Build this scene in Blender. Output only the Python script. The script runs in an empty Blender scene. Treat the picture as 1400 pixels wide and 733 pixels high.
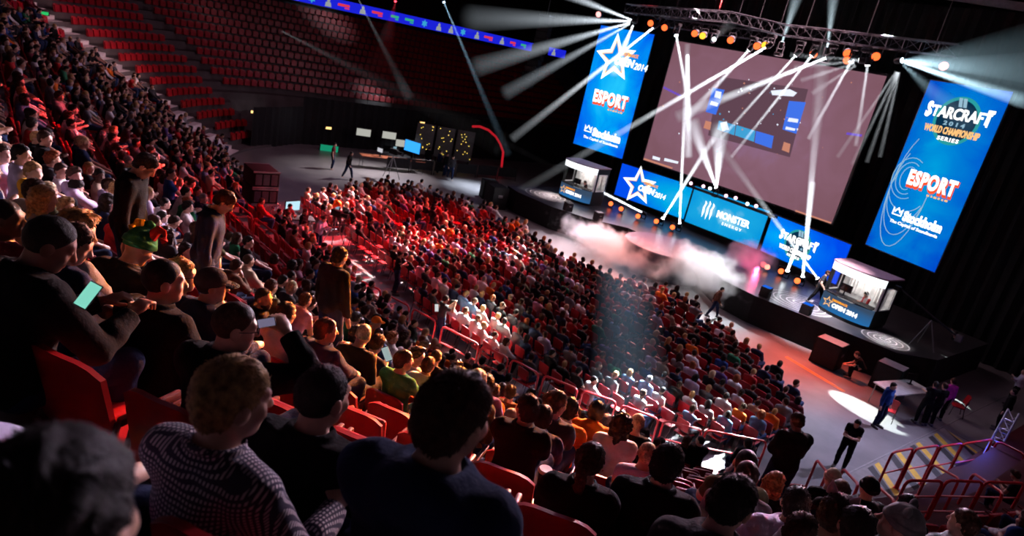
import bpy, bmesh, math, random
import numpy as np
from mathutils import Vector, Matrix, Euler

random.seed(7)
RNG = np.random.RandomState(7)
SC = bpy.context.scene
COL = SC.collection
PI = math.pi
R = math.radians

# ---------------------------------------------------------------- camera frame (metres; floor z = 0; +Y towards the stage)
FPX, PITCH, ROLL, YAW = 907.0, R(18.25), R(12.4), R(-49.1)
EYE = np.array([0.0, 0.0, 9.5])
_T = np.array([math.cos(YAW), math.sin(YAW), 0.0])
_D = np.array([-_T[1], _T[0], 0.0])
def _tow(v): return np.array([v @ _T, v @ _D, v[2]])
_f = np.array([0, math.cos(PITCH), -math.sin(PITCH)])
_u = np.array([0, math.sin(PITCH), math.cos(PITCH)])
_r = np.array([1.0, 0, 0])
FWD = _tow(_f)
RIGHT = _tow(_r * math.cos(ROLL) + _u * math.sin(ROLL))
UP = _tow(-_r * math.sin(ROLL) + _u * math.cos(ROLL))
def ray(x, y): return FWD + RIGHT * ((x - 700) / FPX) + UP * ((366.5 - y) / FPX)
def on_z(x, y, z):
    d = ray(x, y); return EYE + d * ((z - EYE[2]) / d[2])
def on_y(x, y, Y):
    d = ray(x, y); return EYE + d * (Y / d[1])
def on_x(x, y, X):
    d = ray(x, y); return EYE + d * (X / d[0])
def at_depth(x, y, t): return EYE + ray(x, y) * t
def to_px(P):
    P = np.asarray(P, float) - EYE
    z = P @ FWD
    return 700 + FPX * (P @ RIGHT) / z, 366.5 - FPX * (P @ UP) / z, z

def make_camera():
    cd = bpy.data.cameras.new('camera'); co = bpy.data.objects.new('camera', cd); COL.objects.link(co)
    m = Matrix((Vector(RIGHT), Vector(UP), Vector(-FWD))).transposed().to_4x4()
    m.translation = Vector(EYE); co.matrix_world = m
    cd.sensor_width = 36; cd.lens = 36 * FPX / 1400; cd.clip_start = 0.05; cd.clip_end = 400
    cd.dof.use_dof = True; cd.dof.focus_distance = 4.5; cd.dof.aperture_fstop = 2.8
    SC.camera = co

# ---------------------------------------------------------------- materials
def nodes_of(m):
    m.use_nodes = True
    nt = m.node_tree; nt.nodes.clear()
    return nt, nt.nodes, nt.links
MATS = {}
def mat(name, col, rough=.6, metal=0., spec=.4, var=.15, vscale=6., bump=0., bscale=40., src='rgb', alpha=1., sheen=0., coat=0.):
    """principled with procedural colour variation and bump. src: rgb | object (object colour) | attr (face colour)"""
    if name in MATS: return MATS[name]
    m = bpy.data.materials.new(name); nt, N, L = nodes_of(m)
    o = N.new('ShaderNodeOutputMaterial'); p = N.new('ShaderNodeBsdfPrincipled'); L.new(p.outputs[0], o.inputs[0])
    p.inputs['Roughness'].default_value = rough; p.inputs['Metallic'].default_value = metal
    p.inputs['Specular IOR Level'].default_value = spec
    p.inputs['Sheen Weight'].default_value = sheen; p.inputs['Coat Weight'].default_value = coat
    tc = N.new('ShaderNodeTexCoord'); nz = N.new('ShaderNodeTexNoise'); L.new(tc.outputs['Object'], nz.inputs['Vector'])
    nz.inputs['Scale'].default_value = vscale; nz.inputs['Detail'].default_value = 4
    mr = N.new('ShaderNodeMapRange'); L.new(nz.outputs['Fac'], mr.inputs['Value'])
    mr.inputs['From Min'].default_value = .3; mr.inputs['From Max'].default_value = .7
    mr.inputs['To Min'].default_value = 1 - var; mr.inputs['To Max'].default_value = 1 + var
    mx = N.new('ShaderNodeMix'); mx.data_type = 'RGBA'; mx.blend_type = 'MULTIPLY'; mx.inputs[0].default_value = 1
    if src == 'object':
        oi = N.new('ShaderNodeObjectInfo'); L.new(oi.outputs['Color'], mx.inputs[6])
    elif src == 'attr':
        at = N.new('ShaderNodeAttribute'); at.attribute_name = 'tint'; L.new(at.outputs['Color'], mx.inputs[6])
    else: mx.inputs[6].default_value = (*col, 1)
    L.new(mr.outputs[0], mx.inputs[7]); L.new(mx.outputs[2], p.inputs['Base Color'])
    if bump:
        n2 = N.new('ShaderNodeTexNoise'); L.new(tc.outputs['Object'], n2.inputs['Vector']); n2.inputs['Scale'].default_value = bscale; n2.inputs['Detail'].default_value = 5
        b = N.new('ShaderNodeBump'); b.inputs['Strength'].default_value = bump; b.inputs['Distance'].default_value = .02
        L.new(n2.outputs['Fac'], b.inputs['Height']); L.new(b.outputs[0], p.inputs['Normal'])
    MATS[name] = m
    return m
def emit(name, col, strength, sample=True):
    if name in MATS: return MATS[name]
    m = bpy.data.materials.new(name); nt, N, L = nodes_of(m)
    o = N.new('ShaderNodeOutputMaterial'); e = N.new('ShaderNodeEmission'); L.new(e.outputs[0], o.inputs[0])
    e.inputs[0].default_value = (*col, 1); e.inputs[1].default_value = strength
    if not sample: m.cycles.emission_sampling = 'NONE'
    MATS[name] = m
    return m

# ---------------------------------------------------------------- mesh collector
class MB:
    def __init__(s): s.v = []; s.f = []; s.m = []; s.n = 0
    def add(s, verts, faces, m=0):
        b = s.n; s.v += [tuple(map(float, p)) for p in verts]; s.n += len(verts)
        for f in faces: s.f.append(tuple(b + i for i in f)); s.m.append(m)
        return s
    def box(s, c, d, m=0, rot=None, ch=0.):
        x, y, z = d[0] / 2, d[1] / 2, d[2] / 2
        if ch <= 0:
            V = [(-x, -y, -z), (x, -y, -z), (x, y, -z), (-x, y, -z), (-x, -y, z), (x, -y, z), (x, y, z), (-x, y, z)]
            F = [(0, 3, 2, 1), (4, 5, 6, 7), (0, 1, 5, 4), (1, 2, 6, 5), (2, 3, 7, 6), (3, 0, 4, 7)]
        else:
            bm = bmesh.new(); bmesh.ops.create_cube(bm, size=1)
            for v in bm.verts: v.co = Vector((v.co.x * d[0], v.co.y * d[1], v.co.z * d[2]))
            bmesh.ops.bevel(bm, geom=list(bm.edges), offset=min(ch, min(d) * .45), segments=2, affect='EDGES', profile=.5)
            bm.verts.index_update(); V = [v.co[:] for v in bm.verts]; F = [tuple(v.index for v in f.verts) for f in bm.faces]; bm.free()
        if rot is not None:
            M = rot if isinstance(rot, Matrix) else Euler(rot).to_matrix()
            V = [tuple(M @ Vector(p)) for p in V]
        return s.add([(p[0] + c[0], p[1] + c[1], p[2] + c[2]) for p in V], F, m)
    def tube(s, pts, r, n=8, m=0, caps=True, closed=False):
        pts = [Vector(p) for p in pts]; k = len(pts)
        rs = r if isinstance(r, (list, tuple)) else [r] * k
        t0 = (pts[1] - pts[0]).normalized()
        a = t0.orthogonal().normalized(); V = []; prev = t0
        for i, p in enumerate(pts):
            if closed: t = (pts[(i + 1) % k] - pts[i - 1]).normalized()
            else: t = ((pts[min(i + 1, k - 1)] - p).normalized() + (p - pts[max(i - 1, 0)]).normalized())
            t = t.normalized() if t.length > 1e-6 else prev
            q = prev.rotation_difference(t); a = (q @ a).normalized(); prev = t
            b = t.cross(a)
            for j in range(n):
                w = 2 * PI * j / n; V.append(p + (a * math.cos(w) + b * math.sin(w)) * rs[i])
        F = []
        for i in range(k if closed else k - 1):
            for j in range(n):
                i2 = (i + 1) % k; F.append((i * n + j, i * n + (j + 1) % n, i2 * n + (j + 1) % n, i2 * n + j))
        if caps and not closed: F += [tuple(range(n))[::-1], tuple((k - 1) * n + j for j in range(n))]
        return s.add(V, F, m)
    def lathe(s, prof, n=20, m=0, M=None, a0=0., a1=2 * PI):
        full = abs(a1 - a0 - 2 * PI) < 1e-6; c = n if full else n + 1; V = []; F = []
        for r, z in prof:
            for j in range(c):
                w = a0 + (a1 - a0) * j / n; p = Vector((r * math.cos(w), r * math.sin(w), z)); V.append(M @ p if M is not None else p)
        for i in range(len(prof) - 1):
            for j in range(n):
                j2 = (j + 1) % c; F.append((i * c + j, i * c + j2, (i + 1) * c + j2, (i + 1) * c + j))
        if full: F += [tuple(range(c))[::-1], tuple((len(prof) - 1) * c + j for j in range(c))]
        return s.add(V, F, m)
    def prism(s, poly, y0, y1, m=0, M=None):
        """polygon in local XZ extruded along Y"""
        k = len(poly); V = [Vector((x, y0, z)) for x, z in poly] + [Vector((x, y1, z)) for x, z in poly]
        if M is not None: V = [M @ v for v in V]
        F = [tuple(range(k)), tuple(range(2 * k - 1, k - 1, -1))] + [(i, k + i, k + (i + 1) % k, (i + 1) % k) for i in range(k)]
        return s.add(V, F, m)
    def mesh(s, name, mats, smooth=True):
        me = bpy.data.meshes.new(name); me.from_pydata(s.v, [], s.f)
        for q in (mats if isinstance(mats, (list, tuple)) else [mats]): me.materials.append(q)
        me.polygons.foreach_set('material_index', s.m)
        if smooth:
            me.polygons.foreach_set('use_smooth', [True] * len(s.f))
            me.update(); me.set_sharp_from_angle(angle=R(35))
        me.update(); return me
    def build(s, name, mats, parent=None, smooth=True, **kw): return link(name, s.mesh(name, mats, smooth), parent, **kw)

def link(name, data, parent=None, loc=None, rot=None, M=None):
    o = bpy.data.objects.new(name, data); COL.objects.link(o)
    if parent is not None: o.parent = parent
    if M is not None: o.matrix_basis = M
    if loc is not None: o.location = loc
    if rot is not None: o.rotation_euler = rot
    return o
def empty(name, loc=(0, 0, 0), rz=0.): return link(name, None, None, loc, (0, 0, rz))
def tag(o, label, cat, group=None, kind=None):
    if label: o['label'] = label
    if cat: o['category'] = cat
    if group: o['group'] = group
    if kind: o['kind'] = kind
    return o
def structure(o):
    o['kind'] = 'structure'; return o
def dup(root, M=None, label=None):
    r = root.copy(); COL.objects.link(r)
    if M is not None: r.matrix_basis = M
    if label: r['label'] = label
    for ch in root.children:
        c = ch.copy(); COL.objects.link(c); c.parent = r
        for g in ch.children:
            d = g.copy(); COL.objects.link(d); d.parent = c
    return r
def frame(loc, rz, s=1.): return Matrix.Translation(Vector(loc)) @ Matrix.Rotation(rz, 4, 'Z') @ Matrix.Scale(s, 4)
# ---------------------------------------------------------------- bodies: one continuous surface out of a distance field
def s_min(a, b, k):
    h = np.clip(.5 + .5 * (b - a) / k, 0, 1); return b + (a - b) * h - k * h * (1 - h)
def s_max(a, b, k): return -s_min(-a, -b, k)
def d_cone(P, a, b, ra, rb):
    a = np.asarray(a, np.float32); ba = np.asarray(b, np.float32) - a; pa = P - a
    h = np.clip((pa @ ba) / max(ba @ ba, 1e-9), 0, 1)
    return np.linalg.norm(pa - h[:, None] * ba, axis=1) - (ra + (rb - ra) * h)
def d_ell(P, c, r, Rm=None):
    q = P - np.asarray(c, np.float32)
    if Rm is not None: q = q @ np.asarray(Rm, np.float32)      # columns of Rm = local axes
    r = np.asarray(r, np.float32)
    k0 = np.linalg.norm(q / r, axis=1); k1 = np.linalg.norm(q / (r * r), axis=1)
    return k0 * (k0 - 1) / np.maximum(k1, 1e-6)
def d_plane(P, p, n): return (P - np.asarray(p, np.float32)) @ np.asarray(n, np.float32)
def d_ring(P, c, ax, rad, tr):
    q = P - np.asarray(c, np.float32); ax = np.asarray(ax, np.float32); h = q @ ax
    rr = np.linalg.norm(q - h[:, None] * ax, axis=1) - rad
    return np.sqrt(rr * rr + h * h) - tr

def isosurface(fn, lo, hi, res):
    """surface nets of fn(P)<0; coarse pass first, fine values only near the surface"""
    B = 4
    n = (np.ceil((np.asarray(hi) - lo) / (res * B)).astype(int) + 1)
    ax = [lo[i] + (np.arange(n[i]) + .5) * res * B for i in range(3)]
    g = np.stack(np.meshgrid(*ax, indexing='ij'), -1).reshape(-1, 3).astype(np.float32)
    dc = fn(g).reshape(n)
    act = np.abs(dc) < res * B * 1.35
    fine = np.repeat(np.repeat(np.repeat(np.where(dc < 0, -1., 1.).astype(np.float32), B, 0), B, 1), B, 2)
    idx = np.argwhere(act)
    off = np.stack(np.meshgrid(np.arange(B), np.arange(B), np.arange(B), indexing='ij'), -1).reshape(-1, 3)
    I = (idx[:, None, :] * B + off[None]).reshape(-1, 3)
    P = (np.asarray(lo) + (I + .5) * res).astype(np.float32)
    fine[I[:, 0], I[:, 1], I[:, 2]] = fn(P)
    D = fine; s = D < 0; N = D.shape
    c = np.zeros((N[0] - 1, N[1] - 1, N[2] - 1), np.int8)
    for x in (0, 1):
        for y in (0, 1):
            for z in (0, 1): c += s[x:N[0] - 1 + x, y:N[1] - 1 + y, z:N[2] - 1 + z]
    cells = np.argwhere((c > 0) & (c < 8))
    vid = -np.ones(c.shape, np.int32); vid[cells[:, 0], cells[:, 1], cells[:, 2]] = np.arange(len(cells))
    acc = np.zeros((len(cells), 3)); cnt = np.zeros(len(cells))
    cor = [np.array(k) for k in ((0, 0, 0), (1, 0, 0), (0, 1, 0), (1, 1, 0), (0, 0, 1), (1, 0, 1), (0, 1, 1), (1, 1, 1))]
    val = [D[cells[:, 0] + k[0], cells[:, 1] + k[1], cells[:, 2] + k[2]] for k in cor]
    for a in range(8):
        for b in range(a + 1, 8):
            if abs(cor[a] - cor[b]).sum() != 1: continue
            m = (val[a] < 0) != (val[b] < 0)
            t = val[a][m] / (val[a][m] - val[b][m])
            acc[m] += cor[a] + t[:, None] * (cor[b] - cor[a]); cnt[m] += 1
    V = np.asarray(lo) + (cells + .5 + acc / cnt[:, None]) * res
    Q = []
    for axis in range(3):
        sl0 = [slice(1, -1)] * 3; sl1 = [slice(1, -1)] * 3
        sl0[axis] = slice(0, N[axis] - 1); sl1[axis] = slice(1, N[axis])
        a, b = s[tuple(sl0)], s[tuple(sl1)]
        e = np.argwhere(a != b); inside = a[a != b]
        u, w = [i for i in range(3) if i != axis]
        base = e.copy(); base[:, u] += 1; base[:, w] += 1     # lattice node of the edge
        def cell(du, dw):
            q = base.copy(); q[:, u] -= du; q[:, w] -= dw; return vid[q[:, 0], q[:, 1], q[:, 2]]
        q = np.stack([cell(1, 1), cell(0, 1), cell(0, 0), cell(1, 0)], 1)
        flip = inside if axis != 1 else ~inside
        q[~flip] = q[~flip][:, ::-1]
        Q.append(q)
    Q = np.concatenate(Q); Q = Q[(Q >= 0).all(1)]
    return V, Q
def np_mesh(name, V, Q, m, smooth=True):
    me = bpy.data.meshes.new(name)
    me.vertices.add(len(V)); me.vertices.foreach_set('co', np.asarray(V, np.float32).ravel())
    k = Q.shape[1]
    me.loops.add(len(Q) * k); me.loops.foreach_set('vertex_index', Q.astype(np.int32).ravel())
    me.polygons.add(len(Q)); me.polygons.foreach_set('loop_start', np.arange(len(Q), dtype=np.int32) * k)
    me.polygons.foreach_set('use_smooth', np.full(len(Q), smooth))
    if m is not None: me.materials.append(m)
    me.update(); me.validate(); return me
def wob(P, f, a, seed=0.):
    x, y, z = P[:, 0] * f, P[:, 1] * f, P[:, 2] * f
    return a * (np.sin(x * 1.3 + seed + 1.7 * np.sin(z * .9 + seed)) * np.sin(y * 1.1 + seed * 2 + np.sin(x * .7)) + .6 * np.sin(z * 1.9 + 2.1 * np.sin(y * .8 + x * .6 + seed)))

# ---- skeleton
def V3(*a): return np.array(a, float)
def rotx(a): c, s = math.cos(a), math.sin(a); return np.array([[1, 0, 0], [0, c, -s], [0, s, c]])
def roty(a): c, s = math.cos(a), math.sin(a); return np.array([[c, 0, s], [0, 1, 0], [-s, 0, c]])
def rotz(a): c, s = math.cos(a), math.sin(a); return np.array([[c, -s, 0], [s, c, 0], [0, 0, 1]])
def nrm(v): return v / max(np.linalg.norm(v), 1e-9)
def ik(S, T, l1, l2, pole):
    d = T - S; L = min(np.linalg.norm(d), (l1 + l2) * .995); d = nrm(d)
    a = (l1 * l1 - l2 * l2 + L * L) / (2 * L); h = math.sqrt(max(l1 * l1 - a * a, 0))
    p = nrm(pole - d * (pole @ d)); E = S + d * a + p * h
    return E, S + d * L
def skeleton(lean=0., side=0., turn=0., hy=0., hp=0., hr=0., stand=False, lh=None, rh=None, lf=None, rf=None, lpole=None, rpole=None, pelvis=None, hand='relax', wide=1., **kw):
    """angles in degrees. lean>0 forward; hy>0 turns the head to its left; hp>0 nods down. Faces +Y, x to its right."""
    K = {}
    hip = V3(0, 0, .93 if stand else .50) if pelvis is None else V3(*pelvis)
    Rt = rotz(R(turn)) @ roty(R(side)) @ rotx(-R(lean)); K['Rt'] = Rt; K['hip'] = hip
    K['belly'] = hip + Rt @ V3(0, 0, .16); K['chest'] = hip + Rt @ V3(0, 0, .32)
    K['sh'] = hip + Rt @ V3(0, -.01, .44); K['neck'] = hip + Rt @ V3(0, .0, .485)
    Rh = rotz(R(turn * .5 + hy)) @ roty(R(side * .4 + hr)) @ rotx(-R(lean * .45 + hp)); K['Rh'] = Rh
    K['head'] = K['neck'] + Rt @ V3(0, .015, .045) + Rh @ V3(0, .015, .115)
    for s, t, pole, ft in ((-1, lh, lpole, lf), (1, rh, rpole, rf)):
        n = 'l' if s < 0 else 'r'
        S = K['sh'] + Rt @ V3(s * .168 * wide, 0, -.005); K[n + 'S'] = S
        if t is None: t = V3(s * .13, .40, .60) if not stand else V3(s * .27, .06, .80)
        elif len(t) == 3: t = V3(*t)
        E, Wr = ik(S, V3(*t), .29, .26, V3(*(pole or (s * .42, -.5, -.75)))); K[n + 'E'], K[n + 'W'] = E, Wr
        H = hip + V3(s * .09, .0, 0); K[n + 'H'] = H
        if ft is None: ft = (s * .12, .37, .07) if not stand else (s * .12, .0, .08)
        Kn, An = ik(H, V3(*ft), .43, .43, V3(s * .25, 1, .25)); K[n + 'K'], K[n + 'A'] = Kn, An
    return K
def hand_prims(E, W, s, mode):
    """palm, four fingers of unequal length bent at the knuckles, thumb off the side of the palm"""
    d = nrm(W - E); side = nrm(np.cross(d, V3(0, 0, 1)) if abs(d[2]) < .9 else V3(1, 0, 0)) * s
    nor = nrm(np.cross(side, d)); nor = nor if nor[2] > 0 else -nor      # back of the hand
    out = []
    pc = W + d * .045
    Rm = np.stack([side, d, nor], 1)
    out.append(('el', pc, (.041, .055, .017), Rm, .012))
    curl = {'relax': .35, 'grip': .95, 'flat': .08}[mode]
    for i, (o, L) in enumerate(((-.03, .062), (-.010, .076), (.010, .08), (.029, .072))):
        o = -o
        p = W + d * .085 + side * o; a = curl * .8
        d1 = d * math.cos(a) - nor * math.sin(a); p1 = p + d1 * L * .5
        a2 = curl * 1.9; d2 = d * math.cos(a2) - nor * math.sin(a2); p2 = p1 + d2 * L * .5
        out += [('rc', p, p1, .0095, .0088, .006), ('rc', p1, p2, .0088, .0075, .004)]
    t0 = W + d * .02 - side * .028; t1 = t0 + d * .035 - side * .03 - nor * .012; t2 = t1 + d * .03 - side * .004 - nor * .012
    out += [('rc', t0, t1, .013, .0105, .010), ('rc', t1, t2, .0105, .008, .004)]
    return out
HEADP = [  # skull and face in head space (faces +Y)
    ('el', (0, -.012, .03), (.074, .094, .094), None, .01), ('el', (0, .028, -.035), (.058, .062, .082), None, .03),
    ('el', (0, .06, -.088), (.026, .022, .02), None, .025), ('rc', (0, .086, .018), (0, .105, -.022), .009, .015, .012),
    ('rc', (-.036, .072, .034), (.036, .072, .034), .016, .016, .015), ('el', (-.043, .06, -.02), (.02, .02, .022), None, .02), ('el', (.043, .06, -.02), (.02, .02, .022), None, .02),
    ('rc', (-.018, .083, -.052), (.018, .083, -.052), .008, .008, .006), ('rc', (-.015, .08, -.063), (.015, .08, -.063), .009, .009, .006),
    ('el', (-.077, -.006, .0), (.011, .024, .034), None, .006), ('el', (.077, -.006, .0), (.011, .024, .034), None, .006)]
def ev(prims, P, d=None, inflate=0.):
    for p in prims:
        q = d_cone(P, p[1], p[2], p[3] + inflate, p[4] + inflate) if p[0] == 'rc' else d_ell(P, p[1], np.asarray(p[2]) + inflate, p[3])
        d = q if d is None else s_min(d, q, p[-1])
    return d
def body_prims(K, hero=True, hand='relax', fat=1., wide=1.):
    Rt = K['Rt']; T = []
    T.append(('el', K['hip'] + Rt @ V3(0, -.01, .03), (.165 * fat, .12 * fat, .13), Rt, .03))
    T.append(('el', K['belly'], (.145 * fat, .108 * fat, .16), Rt, .05))
    T.append(('el', K['chest'] + Rt @ V3(0, .0, .0), (.162 * wide, .112, .165), Rt, .05))
    T.append(('rc', K['lS'] + Rt @ V3(.03, 0, -.0), K['rS'] - Rt @ V3(.03, 0, 0), .062, .062, .05))
    T.append(('rc', K['lS'] * .55 + K['sh'] * .45, K['neck'] + Rt @ V3(-.03, -.01, .02), .05, .045, .05))
    T.append(('rc', K['rS'] * .55 + K['sh'] * .45, K['neck'] + Rt @ V3(.03, -.01, .02), .05, .045, .05))
    arms = []; fore = []; hands = []; legs = []; feet = []
    for n, s in (('l', -1), ('r', 1)):
        arms += [('rc', K[n + 'S'], K[n + 'E'], .056, .043, .035)]
        fore += [('rc', K[n + 'E'], K[n + 'E'] * .6 + K[n + 'W'] * .4, .042, .042, .02), ('rc', K[n + 'E'] * .6 + K[n + 'W'] * .4, K[n + 'W'], .042, .027, .02)]
        md = hand[0 if s < 0 else 1] if isinstance(hand, (tuple, list)) else hand
        if hero: hands += hand_prims(K[n + 'E'], K[n + 'W'], s, md)
        else:
            d = nrm(K[n + 'W'] - K[n + 'E']); hands += [('rc', K[n + 'W'] + d * .03, K[n + 'W'] + d * .11, .036, .03, .02)]
        legs += [('rc', K[n + 'H'], K[n + 'K'], .088 * fat, .06, .04), ('rc', K[n + 'K'], K[n + 'K'] * .65 + K[n + 'A'] * .35, .058, .058, .03), ('rc', K[n + 'K'] * .65 + K[n + 'A'] * .35, K[n + 'A'], .058, .038, .02)]
        fd = V3(s * .18, 1, 0); fd = nrm(fd); a = K[n + 'A']
        feet += [('rc', a + V3(0, -.03, -.03), a + fd * .17 + V3(0, 0, -.045), .042, .032, .03)]
    neck = [('rc', K['neck'] - Rt @ V3(0, 0, .03), K['head'] + K['Rh'] @ V3(0, -.02, -.04), .060, .053, .03)]
    return dict(torso=T, arms=arms, fore=fore, hands=hands, legs=legs, feet=feet, neck=neck)
def bounds(K, pad=.2):
    pts = np.array([v for k, v in K.items() if k not in ('Rt', 'Rh')]); lo, hi = pts.min(0) - pad, pts.max(0) + pad
    lo[2] = max(lo[2], -.02); return lo, hi

def build_person_meshes(pose, res, top='tee', hero=False, seed=0.):
    """meshes of one figure: continuous body, upper garment, trousers, shoes; and the head's matrix for hair and hats"""
    pose = dict(pose); K = skeleton(**pose); fat = pose.get('fat', 1.); wide = pose.get('wide', 1.)
    B = body_prims(K, hero, pose.get('hand', 'relax'), fat, wide); Rt, Rh = K['Rt'], K['Rh']
    lo, hi = bounds(K); sh = -.010 if res < .02 else -.02
    long_sleeve = top != 'tee'
    def f_body(P):
        d = ev(B['torso'], P, None, sh); d = ev(B['legs'], P, d, sh); d = ev(B['feet'], P, d, sh)
        d = ev(B['arms'], P, d, sh if long_sleeve else 0); d = ev(B['fore'], P, d, sh * .6 if long_sleeve else 0)
        d = ev(B['neck'], P, d); q = (P - K['head'].astype(np.float32)) @ Rh.astype(np.float32)
        h = ev(HEADP, q)
        if hero:
            for s in (-1, 1): h = s_max(h, -d_ell(q, (s * .032, .098, .012), (.017, .014, .011)), .008); h = np.minimum(h, d_ell(q, (s * .031, .077, .012), (.0125, .0125, .0125)))
        d = s_min(d, h, .012)
        return ev(B['hands'], P, d)
    cloth = {'tee': .012, 'shirt': .013, 'hoodie': .024, 'jacket': .027}[top]
    nz = Rt @ V3(0, .12, 1); nz = nrm(nz)
    def f_top(P):
        d = ev(B['torso'], P, None, cloth)
        a = ev(B['arms'], P, None, cloth)
        if long_sleeve: a = ev(B['fore'], P, a, cloth * .75)
        else:
            for n in 'lr':
                m = K[n + 'S'] * .35 + K[n + 'E'] * .65; ax = nrm(K[n + 'E'] - K[n + 'S'])
                near = np.linalg.norm(P - K[n + 'E'].astype(np.float32), axis=1) < .33
                a = np.where(near, np.maximum(a, d_plane(P, m, ax)), a)
        d = s_min(d, a, .035)
        if res < .02: d = d + wob(P, 17., .0035, seed) + wob(P, 41., .0014, seed + 2)
        d = np.where(np.linalg.norm(P - K['neck'].astype(np.float32), axis=1) < .165, s_max(d, d_plane(P, K['neck'] + Rt @ V3(0, 0, .035), nz), .01), d)
        d = np.where(np.linalg.norm(P - K['hip'].astype(np.float32), axis=1) < .3, np.maximum(d, -d_plane(P, K['hip'] + Rt @ V3(0, 0, -.07), Rt @ V3(0, 0, 1))), d)
        if long_sleeve:
            for n in 'lr':
                m = K[n + 'W'] * .93 + K[n + 'E'] * .07; ax = nrm(K[n + 'W'] - K[n + 'E'])
                near = np.linalg.norm(P - K[n + 'W'].astype(np.float32), axis=1) < .14
                d = np.where(near, np.maximum(d, d_plane(P, m, ax)), d)
        if top == 'hoodie':
            d = s_min(d, d_ell(P, K['neck'] + Rt @ V3(0, -.085, -.005), (.125, .06, .075), Rt), .03)
            d = s_min(d, d_ring(P, K['neck'] + Rt @ V3(0, .0, .03), nz, .082, .024), .02)
        if top in ('jacket', 'shirt'):
            d = s_min(d, d_ring(P, K['neck'] + Rt @ V3(0, -.004, .045), nz, .073, .017 if top == 'jacket' else .011), .012)
        if res < .02:                                                   # neck opening stays open
            d = np.maximum(d, -d_cone(P, K['neck'] + Rt @ V3(0, .01, -.02), K['head'], .061, .061))
        return d
    def f_leg(P):
        d = ev(B['torso'][:1], P, None, .012); d = ev(B['legs'], P, d, .014)
        if res < .02: d = d + wob(P, 15., .003, seed + 5)
        for n in 'lr':
            m = K[n + 'A'] * .96 + K[n + 'K'] * .04; ax = nrm(K[n + 'A'] - K[n + 'K'])
            near = np.linalg.norm(P - K[n + 'A'].astype(np.float32), axis=1) < .14
            d = np.where(near, np.maximum(d, d_plane(P, m, ax)), d)
        return np.where(P[:, 1] < K["hip"][1] + .2, np.maximum(d, d_plane(P, K["hip"] + Rt @ V3(0, 0, .09), Rt @ V3(0, 0, 1))), d)
    def f_shoe(P): return np.maximum(ev(B['feet'], P, None, .012), -(P[:, 2] - .0))
    out = {}
    for nm, fn in (('body', f_body), ('top', f_top), ('trousers', f_leg), ('shoes', f_shoe)):
        out[nm] = isosurface(fn, lo, hi, res)
    Mh = Matrix([list(Rh[i]) + [K['head'][i]] for i in range(3)] + [[0, 0, 0, 1]])
    return out, Mh, K

# ---- hair and headgear in head space
def hair_field(style):
    sk = HEADP[0]
    def f(q):
        amp = {'crop': .001, 'short': .006, 'messy': .011, 'long': .011, 'pony': .006, 'curly': .022, 'bun': .006, 'receding': .002}[style]
        d = ev([('el', (0, -.014, .032), (.078, .098, .097), None, .01)], q, None, amp)
        if style in ('short', 'messy', 'receding'): d = s_min(d, d_ell(q, (0, -.05, -.02), (.066 + amp * .4, .05 + amp * .5, .06)), .03)
        if style == 'messy': d = s_min(d, d_ell(q, (.01, .03, .105), (.065, .06, .04)), .03)
        if style == 'curly': d = s_min(d, d_ell(q, (0, -.03, .0), (.11, .1, .12)), .03)
        w = {'crop': .001, 'short': .0025, 'messy': .006, 'long': .004, 'pony': .003, 'curly': .01, 'bun': .003, 'receding': .002}[style]
        d = d + wob(q, 60., w, 3.) + wob(q, 130., w * .45, 1.)
        y0 = .045 if style == 'receding' else .075
        cut = d_plane(q, (0, y0, .075), nrm(V3(0, .76, -.65)))
        d = s_max(d, cut, .012)
        d = s_max(d, d_plane(q, (0, -.03, -.075), nrm(V3(0, .35, -1.))), .012)
        d = np.maximum(d, -d_ell(q, (0, .075, -.04), (.062, .06, .1)))
        if style in ('long', 'curly'):
            l = ev([('rc', (-.05, -.045, .02), (-.075, -.03, -.19), .05, .035, .02), ('rc', (.05, -.045, .02), (.075, -.03, -.19), .05, .035, .03), ('rc', (0, -.075, .0), (0, -.085, -.24), .055, .04, .03)], q)
            d = s_min(d, l + wob(q, 45., .007, 2.) + wob(q, 110., .003, 4.), .025)
        if style == 'pony':
            d = s_min(d, ev([('rc', (0, -.095, .05), (0, -.125, .01), .024, .032, .01), ('rc', (0, -.125, .01), (.01, -.115, -.12), .034, .028, .02), ('rc', (.01, -.115, -.12), (.0, -.10, -.2), .028, .012, .02)], q) + wob(q, 70., .004, 2.), .015)
        if style == 'bun': d = s_min(d, d_ell(q, (0, -.1, .075), (.04, .04, .04)), .01)
        return d
    return f
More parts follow.
